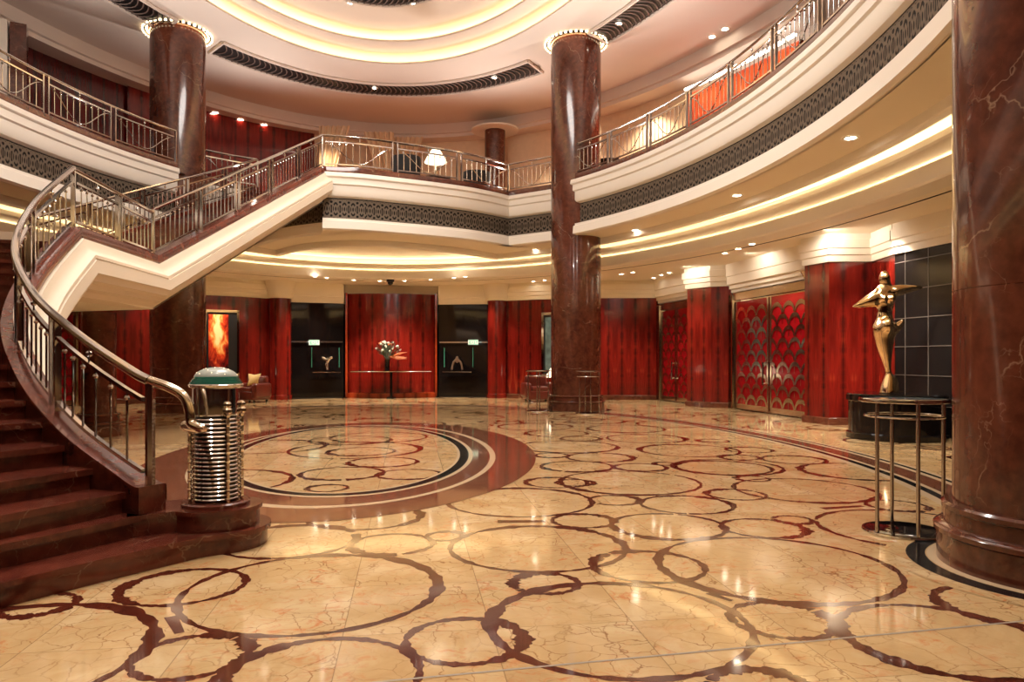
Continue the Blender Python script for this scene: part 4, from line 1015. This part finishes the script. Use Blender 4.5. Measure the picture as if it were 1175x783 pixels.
# ------------------------------------------------------------------ cocktail tables
def cocktail(x, y, lab, rz=0):
    rt = empty('cocktail_table', (x, y, 0), rz); tag(rt, lab, 'table', None)
    k = MB(); k.lathe((0, 0, 0), [(.001, .022), (.29, .022), (.31, .018), (.31, .004), (.29, 0), (.001, 0)], 'black_glass', 48); k.build('base_plate', rt)
    k = MB(); k.lathe((0, 0, 0), [(.312, 0), (.316, .012), (.312, .024), (.300, .024)], 'chrome', 48); k.build('base_rim', rt)
    k = MB(); k.lathe((0, 0, 0), [(.001, 1.095), (.325, 1.095)], 'table_glass', 48); k.lathe((0, 0, 0), [(.001, 1.075), (.325, 1.075)], 'black_matt', 48); k.build('table_top', rt)
    k = MB(); k.lathe((0, 0, 0), [(.325, 1.068), (.338, 1.072), (.340, 1.086), (.336, 1.100), (.322, 1.103)], 'chrome', 48); k.build('top_rim', rt)
    k = MB(); k.lathe((0, 0, 0), [(.290+.010*cos(a), .955+.010*sin(a)) for a in [2*pi*j/8 for j in range(9)]], 'chrome', 48); k.build('brace_ring', rt)
    for a in (200, 262, 340, 80):
        a = radians(a); q = MB(); q.tube([(.285*cos(a), .285*sin(a), .01), (.285*cos(a), .285*sin(a), 1.08)], .0155, 'chrome', 12); q.build('leg', rt)
    return rt
t0 = cocktail(3.215, 5.97, 'tall round cocktail table with dark base beside the large near column')
copy_tree(t0, (PX(617.5, 19.45), 19.45, 0), 0, 'tall cocktail table left of the middle column')
copy_tree(t0, (PX(674.5, 18.65), 18.65, 0), .3, 'tall cocktail table in front of the middle column')

# ------------------------------------------------------------------ statue on its plinth
px_, py_ = 6.86, 13.0
k = MB(); k.lathe((px_, py_, 0), [(.82, 0), (.82, .10), (.78, .12), (.78, .66), (.82, .68), (.82, .78), (.80, .80), (.001, .80)], 'black_glass', 64)
tag(k.build('statue_plinth'), 'low round black stone plinth under the bronze statue', 'plinth')
SU = .003548
def sx(x): return (x-250)*SU
def sz(y): return (700-y)*SU
k = MB()
BODY = [(84, 236, 242, .3), (90, 228, 250, .9), (100, 218, 258, .95), (120, 211, 266, .9), (140, 212, 268, .8), (156, 218, 274, .6), (170, 198, 292, .42), (186, 186, 298, .42), (210, 190, 292, .5), (235, 194, 290, .56), (262, 201, 285, .5), (295, 204, 278, .5), (322, 201, 281, .54), (345, 190, 290, .6), (370, 181, 300, .66), (392, 183, 300, .66), (420, 190, 290, .64), (460, 200, 282, .68), (500, 214, 277, .75), (540, 229, 273, .85), (575, 242, 272, .95), (598, 246, 275, .9), (615, 240, 298, .7), (640, 230, 307, .7), (670, 219, 310, .75), (700, 212, 312, .8)]
def loft(secs, n=28):
    rows = []
    for y, a, b, d in secs:
        c, h = sx((a+b)/2), (b-a)/2*SU; rows.append([(c+h*cos(2*pi*i/n), h*d*sin(2*pi*i/n), sz(y)) for i in range(n)])
    k.grid(rows, 'bronze_statue', closed=True); k.face(rows[0], 'bronze_statue'); k.face(rows[-1], 'bronze_statue')
loft(BODY)
def wing(secs, n=16):       # secs: x, y_top, y_bottom, depth, y offset
    rows = []
    for x, a, b, d in secs:
        c, h = sz((a+b)/2), (b-a)/2*SU; rows.append([(sx(x), d*cos(2*pi*i/n), c+h*sin(2*pi*i/n)) for i in range(n)])
    k.grid(rows, 'bronze_statue', closed=True); k.face(rows[0], 'bronze_statue'); k.face(rows[-1], 'bronze_statue')
wing([(235, 172, 262, .08), (205, 172, 268, .10), (180, 188, 270, .10), (150, 208, 271, .085), (115, 235, 272, .055), (90, 254, 270, .03), (78, 262, 267, .01)])
wing([(260, 164, 225, .08), (290, 158, 222, .10), (320, 155, 212, .09), (360, 156, 198, .07), (400, 159, 186, .045), (425, 163, 178, .02), (432, 168, 172, .006)])
wing([(270, 372, 420, .10), (290, 352, 412, .09), (310, 338, 395, .07), (328, 327, 372, .045), (342, 334, 350, .012)])
for cx_, cy_, r_ in ((222, 228, .075), (262, 228, .075)): k.sphere((sx(cx_), -.07, sz(cy_)), r_, 'bronze_statue', 16)
k.sphere((sx(240), -.06, sz(362)), .13, 'bronze_statue', 18, 1.15)
st = k.build('bronze_statue'); st.location = (PX(1017.4, 12.9), 12.9, .80)
m_ = st.modifiers.new('fuse', 'REMESH'); m_.mode = 'VOXEL'; m_.voxel_size = .016
m_ = st.modifiers.new('smooth', 'SMOOTH'); m_.iterations = 7; m_.factor = .6
ev = st.evaluated_get(bpy.context.evaluated_depsgraph_get()); nm_ = bpy.data.meshes.new_from_object(ev); st.modifiers.clear(); st.data = nm_
nm_.materials.clear(); nm_.materials.append(M['bronze_statue']); nm_.polygons.foreach_set('use_smooth', [True]*len(nm_.polygons)); nm_.polygons.foreach_set('material_index', [0]*len(nm_.polygons))
tag(st, 'polished bronze abstract female figure with outstretched pointed arms on black plinth', 'statue')

# wall lamp dome on the niche wall and a brass sconce by the doors
x, y = W(-.3, 10.1); k = MB(); k.sphere((0, 0, 0), .17, 'silver', 20, .8); k.lathe((0, 0, .10), [(.02, 0), (.16, 0), (.16, .1), (.02, .1)], 'black_matt', 20); o = k.build('wall_lamp'); o.location = (PX(1082, 13.4), 13.4, 3.0); tag(o, 'dome shaped dark wall lamp on the black tiled wall', 'wall lamp')
rt = empty('brass_sconce', (*W(3.65, 9.72), 3.28)); tag(rt, 'scroll shaped brass sconce above the doors beside the veneered pier', 'sconce')
k = MB(); k.lathe((0, 0, 0), [(.02, -.10), (.05, -.08), (.10, .0), (.16, .10), (.15, .12), (.02, .10)], 'brass', 20); k.build('cup', rt); k = MB(); k.tube([(0, 0, 0), (.1, .06, .05), (.25, .15, .05)], .03, 'brass', 8); k.build('arm', rt)

# ------------------------------------------------------------------ seating, lamps, painting
def armchair(name, lab, m='leather', s=1.0):
    rt = empty(name, (0, 0, 0)); tag(rt, lab, 'armchair')
    def soft(c, d, r, nm, mm=m):
        import bmesh
        bm = bmesh.new(); bmesh.ops.create_cube(bm, size=1); 
        for v in bm.verts: v.co = Vector((v.co.x*d[0]+c[0], v.co.y*d[1]+c[1], v.co.z*d[2]+c[2]))
        bmesh.ops.bevel(bm, geom=bm.edges[:]+bm.verts[:], offset=r, segments=4, profile=.6, affect='EDGES')
        me = bpy.data.meshes.new(nm); bm.to_mesh(me); bm.free(); me.materials.append(M[mm]); me.polygons.foreach_set('use_smooth', [True]*len(me.polygons))
        o = bpy.data.objects.new(nm, me); col.objects.link(o); o.parent = rt
    soft((0, 0, .22), (.86, .8, .28), .05, 'seat_base'); soft((0, -.06, .42), (.56, .66, .16), .06, 'seat_cushion'); soft((0, .30, .58), (.74, .22, .55), .10, 'backrest')
    for q in (-1, 1): soft((q*.40, -.02, .38), (.20, .80, .48), .09, 'armrest')
    for a in (-1, 1):
        for b in (-1, 1): k = MB(); k.lathe((a*.34, b*.3, 0), [(.03, 0), (.035, .1)], 'black_matt', 10); k.build('leg', rt)
    return rt
ac = armchair('leather_armchair', 'rounded brown leather armchair left of the middle column'); z_ = 24.0; ac.location = (PX(617, z_), z_, 0); ac.rotation_euler = (0, 0, .2)
z_ = 23.6; copy_tree(ac, (PX(289, z_), z_, 0), -.35, 'brown leather armchair with gold cushion beside the painting')
k = MB(); pts = [(cos(a)*(.24 if i % 2 else .31), sin(a)*(.24 if i % 2 else .31)) for i, a in enumerate([pi/4*j for j in range(8)])]
pts = [( .20, -.20), (.0, -.15), (-.20, -.20), (-.16, 0), (-.22, .22), (0, .17), (.22, .22), (.16, 0)]
pts = [(x*1.1, z) for x, z in pts]
def pil(s): return [(0, s*.09, 0)]
rim = [(x, 0, z) for x, z in pts]
for s in (-1, 1):
    inn = [(x*.6, s*.07, z*.6) for x, z in pts]
    for i in range(8): j = (i+1) % 8; k.face([rim[i], rim[j], inn[j], inn[i]], 'cushion')
    k.face(inn, 'cushion')
o = k.build('cushion', smooth=80); o.location = (PX(291, 23.3), 23.3, .72); o.rotation_euler = (-.25, 0, -.3); tag(o, 'gold scatter cushion standing on the brown armchair', 'cushion')
def table_lamp(x, y, z, lab, s=1.0, hgt=.42):
    rt = empty('table_lamp', (x, y, z)); tag(rt, lab, 'table lamp')
    k = MB(); k.lathe((0, 0, 0), [(.10, 0), (.10, .02), (.02, .04), (.05, hgt*.5), (.02, hgt), (.01, hgt+.03)], 'brass', 16); k.build('lamp_base', rt)
    k = MB(); k.lathe((0, 0, 0), [(.27*s, hgt), (.20*s, hgt+.14*s), (.10*s, hgt+.30*s), (.08*s, hgt+.32*s)], 'shade', 24); k.build('lamp_shade', rt)
    return rt
def side_table(x, y, z, lab, h=.6, r=.3, m='leather'):
    rt = empty('side_table', (x, y, z)); tag(rt, lab, 'table')
    k = MB(); k.lathe((0, 0, 0), [(.001, h), (r, h), (r, h-.05), (.001, h-.05)], m, 24); k.build('table_top', rt)
    for a in range(4): k = MB(); k.lathe((r*.7*cos(a*pi/2+.7), r*.7*sin(a*pi/2+.7), 0), [(.02, 0), (.02, h-.05)], m, 8); k.build('leg', rt)
z_ = 24.5; side_table(PX(637, z_), z_, 0, 'dark side table partly hidden by the middle column', .62, .2); table_lamp(PX(635, z_), z_, .62, 'white shaded table lamp left of the middle column', 1, .16)
z_ = 22.9; side_table(PX(258, z_), z_, 0, 'red side table under the fiery painting', .62, .38); table_lamp(PX(258, z_), z_, .62, 'white shaded table lamp in front of the painting', 1, .14)
def painting(u0, v0, wd, lab, m, rot=0, x=None, z_=None, dark=.3):
    rt = empty('framed_painting', (x, z_, 0), rot); tag(rt, lab, 'painting')
    zc = 1.9; ht = 2.0
    k = MB(); k.box((0, 0, zc), (wd+.2, .05, ht+.2), 'black_matt'); k.build('backing', rt)
    k = MB(); 
    for s in (-1, 1): k.box((s*(wd/2+.06), -.03, zc), (.07, .07, ht+.2), 'mirror')
    k.box((0, -.03, zc+ht/2+.06), (wd+.19, .07, .09), 'mirror'); k.box((0, -.03, zc-ht/2-.06), (wd+.19, .07, .06), 'brass_dark'); k.build('frame', rt)
    k = MB(); x0 = -wd/2+.03; x1 = wd/2-dark; k.face([(x0, -.035, zc-ht/2+.06), (x1, -.035, zc-ht/2+.06), (x1, -.035, zc+ht/2-.05), (x0, -.035, zc+ht/2-.05)], m, [(0, 0), (1.4, 0), (1.4, 1.9), (0, 1.9)]); k.build('canvas', rt)
    return rt
pa = W(14.0, -4.95); pb = W(12.9, -6.5)
z_ = 24.05; painting(0, 0, .88, 'abstract fiery red and yellow painting in pale frame beside the staircase', 'fire', .545, -9.50, 23.82, .24)
M['blue_paint'] = plain('muted_painting', (.10, .16, .16), .4, var=.9, scale=5)
z_ = 24.55; painting(0, 0, .7, 'dark framed muted painting half hidden by the middle column', 'blue_paint', -.266, 1.47, 25.2, .02)

# mezzanine lounge
def tub_chair(x, y, lab, rz):
    rt = empty('tub_chair', (x, y, 6.2), rz); tag(rt, lab, 'chair')
    k = MB(); k.lathe((0, 0, 0), [(.36, .08), (.38, .3), (.36, .44), (.3, .46), (.001, .46)], 'dark_fabric', 24); k.build('seat', rt)
    k = MB(); k.lathe((0, 0, 0), [(.38, .3), (.43, .8), (.42, .98), (.36, 1.0), (.33, .85), (.30, .4)], 'dark_fabric', 20, -.5, pi+.5); k.build('backrest', rt)
    for a in range(4): k = MB(); k.lathe((.25*cos(a*pi/2+.7), .25*sin(a*pi/2+.7), 0), [(.02, 0), (.025, .1)], 'black_matt', 8); k.build('leg', rt)
    return rt
tub_chair(PX(466, 20.9), 20.9, 'dark tub chair left of the lamp on the mezzanine', pi)
z_ = 21.9; tub_chair(PX(547, 22.6), 22.6, 'dark tub chair right of the lamp by the mezzanine corner', 2.6)
side_table(PX(500, 21.6), 21.6, 6.2, 'dark round table under the mezzanine lamp', .55, .45, 'dark_fabric'); table_lamp(PX(500, 21.6), 21.6, 6.75, 'white shaded table lamp on the mezzanine lounge table', 1.25, .48)
tub_chair(PX(703, 20.4), 20.4+.9, 'dark tub chair on the mezzanine just right of the middle column', 1.9)
side_table(5.0, 19.0, 6.2, 'small red table behind the right balcony railing', .4, .35, 'wood_glow'); table_lamp(5.0, 19.0, 6.6, 'white table lamp behind the right balcony railing', 1.0, .2)
# drapes tied back
def drape(x, y, lab, sgn):
    k = MB(); n = 26; rows = []
    for j in range(9):
        f = j/8; zt = 6.2+3.4*f; row = []
        wdt = .5+1.0*abs(f-.35)**1.2
        for i in range(n+1):
            g = i/n; row.append((x+sgn*g*wdt, y+.07*sin(g*38), zt))
        rows.append(row)
    k.grid(rows, 'drape'); return tag(k.build('drape'), lab, 'curtain')
for px, z, s_, t in ((366, 22.3, 1, 'pale tied drape behind the stair head'), (452, 23.0, -1, 'pale tied drape left of the mezzanine lamp'), (452, 23.6, 1, 'pale drape directly behind the left tub chair')): drape(PX(px, z+3.3), z+3.3, t, s_)
# dark red seat behind the stair head left
# ------------------------------------------------------------------ downlights, lamp light and added fill spots
HL = 4.078
for px, py, t in ((361.7, 326.8, 'first'), (375, 327, 'second')): pass
k_ = 0
names = ['above the left alcove', 'above the left alcove near its centre', 'above left edge of the bowed panel', 'left above the bowed panel', 'right above the bowed panel', 'above right edge of the bowed panel', 'above the right alcove', 'above the right alcove near the half column']
for (px, d), nm in zip(((361.7, 0), (375, 0), (406, 0), (435.7, 0), (464, 0), (494, 0), (521, 0), (534, 0)), names):
    z = 24.95-.0012*(px-448)**2*.15
    downlight(PX(px, z), z, HL-.002, 'small recessed downlight ' + nm, 1, None)
    if px in (375, 435.7, 464, 521): spot('downlight_beam', (PX(px, z), z, HL-.05), SPOT_LOW*1.2, ang=92, r=.06)
for px, py, h, t in ((832, 290.7, HL, 'third from the veneered pier'), (847, 285.5, HL, 'second from the veneered pier'), (863, 280, HL, 'first by the dark ceiling slot'), (976, 158, 4.719, 'in the soffit above the cocktail table'), (846, 224, 4.719, 'in the soffit above the lattice doors'), (729, 264, 4.719, 'in the soffit right of the middle column'),
                     (713, 314.5, HL, 'near right of the middle column'), (726, 312.6, HL, 'second right of the middle column'), (750, 319, HL, 'over the far right wall, left one'), (759, 315.6, HL, 'over the far right wall, middle one'), (768, 313, HL, 'over the far right wall, right one')):
    x, z = U(px, py, h); downlight(x, z, h-.002, 'recessed downlight ' + t, 1.25 if h > 4.2 else 1)
for px, py in ((393, 310.6), (497, 310.6)):
    x, z = U(px, py, 4.728); downlight(x, z, 4.726, 'recessed downlight in the oval recess %s' % ('left of centre' if px < 440 else 'right of centre'))
for px, py in ((614, 286.5), (612, 323), (625, 321.5), (264, 320), (279, 320.5)):
    h = 4.719 if py < 300 else HL; x, z = U(px, py, h)
    downlight(x, z, h-.002, 'recessed downlight %s' % {614: 'in the soffit left of the middle column', 612: 'left of the middle column', 625: 'touching the middle column edge', 264: 'above the painting', 279: 'above the veneer beside the painting'}[px])
for px, py in ((817, 42), (832, 33)):
    x, z = U(px, py, HC); downlight(x, z, HC-.004, 'downlight in the high ceiling, %s of the pair above the right balcony' % ('farther' if px < 820 else 'nearer'), 1.3)
for px, py in ((247, 129), (276, 137), (303, 143)):
    x, z = U(px, py, 9.66); z = min(z, 26); downlight(x, z, 9.655, 'mezzanine downlight %s of three by the red wall' % {247: 'leftmost', 276: 'middle', 303: 'rightmost'}[px], 1.5)
for u, v in ((11.6, -9.2), (12.6, -8.2), (13.4, -7.2)): spot('mezz_beam', (*W(u, v), 9.5), 330, ang=100, r=.1, aim=(*W(u*1.13, v*1.13), 7.0))
for px, py, h in ((402, 3, HC+.62), (475, 5, HC+.62), (430, 101, HC-.03), (567, 89, HC-.03), (710, 27, HC-.03)):
    x, z = U(px, py, h); downlight(x, z, h, 'spot lamp shining through the %s' % {402: 'central grille, left one', 475: 'central grille, right one', 430: 'long curved grille, left one', 567: 'long curved grille, right one', 710: 'grille right of the middle column'}[px], 1.1)
# light under the mezzanine
for u, v in ((1.0, 8.9), (4.6, 8.9), (8.4, 8.0), (10.6, 7.4), (12.3, 6.3), (-1.2, 9.2)):
    spot('soffit_beam', (*W(u, v), 4.0), SPOT_LOW*1.3, ang=110, r=.08)
for u, v in ((12.0, -6.6), (12.4, -5.0), (8.4, -8.2), (4.6, -9.0), (13.3, 3.0), (13.4, -2.4), (13.6, .2)):
    spot('soffit_beam', (*W(u, v), 4.0), SPOT_LOW, ang=110, r=.08)
for u, v in ((2.2, 9.2), (5.6, 9.1), (8.4, 8.5)): spot('wall_fill', (*W(u, v), 4.0), SPOT_LOW*(.26 if u < 3 else .13), ang=150, r=.06, aim=(*W(u+.3, v+1.5), 2.6))  # added spots that brighten the right wall and cornice
spot('statue_beam', (6.0, 12.0, 4.0), SPOT_LOW*1.5, ang=50, r=.05, aim=(6.9, 13.4, 1.8))
spot('niche_beam', (7.2, 14.2, 4.0), SPOT_LOW*1.2, ang=100, r=.05)
for p, q in (((-3.0, 24.4, 9.5), 700), ((-6.5, 24.4, 9.5), 600), ((1.5, 24.2, 9.5), 600), ((4.0, 22.8, 9.5), 400), ((4.2, 21.0, 9.4), 200)):
    spot('mezz_beam', p, q, (1, .80, .58), 120, .1)  # added spots that brighten the mezzanine lounge
for p in (58, 62, 66, 70):
    a_ = oval(14.9, 9.7, p, p, 1)[0]; b_ = oval(16, 10.8, p, p, 1)[0]
    spot('panel_fill', (*a_, 9.55), 190, (1, .80, .50), 95, .06, .8, (*b_, 8.2))  # added spots that brighten the red panel besides its tubes
# security camera dome
rt = empty('security_camera', (PX(448, 24.6), 24.6, HL)); tag(rt, 'small black dome camera on the ceiling before the bowed panel', 'camera')
k = MB(); k.lathe((0, 0, 0), [(.13, 0), (.13, -.06), (.10, -.08)], 'black_matt', 20); k.build('housing', rt); k = MB(); k.lathe((0, 0, 0), [(.095, -.08), (.085, -.14), (.05, -.18), (.001, -.19)], 'black_glass', 20); k.build('lens_dome', rt)
# things that repeat share a group
GROUPS = {'downlight': 'recessed downlights', 'cocktail_table': 'tall round cocktail tables', 'marble_column': 'brown marble columns', 'balcony_railing': 'balcony railings', 'stair_railing': 'staircase railings',
          'exit_sign': 'exit signs by the bowed panel', 'half_column': 'veneered half columns of the back wall', 'glass_alcove': 'dark glazed alcoves', 'leather_armchair': 'brown leather armchairs', 'table_lamp': 'white shaded table lamps',
          'drape': 'tied drapes of the mezzanine lounge', 'tub_chair': 'dark tub chairs on the mezzanine', 'cove_lamp': 'hidden cove light strips', 'side_table': 'side tables with lamps', 'small_sculpture': 'small sculptures on the alcove shelves'}
for o in bpy.data.objects:
    n_ = o.name.split('.')[0]
    if o.parent is None and n_ in GROUPS and 'category' in o: o['group'] = GROUPS[n_]
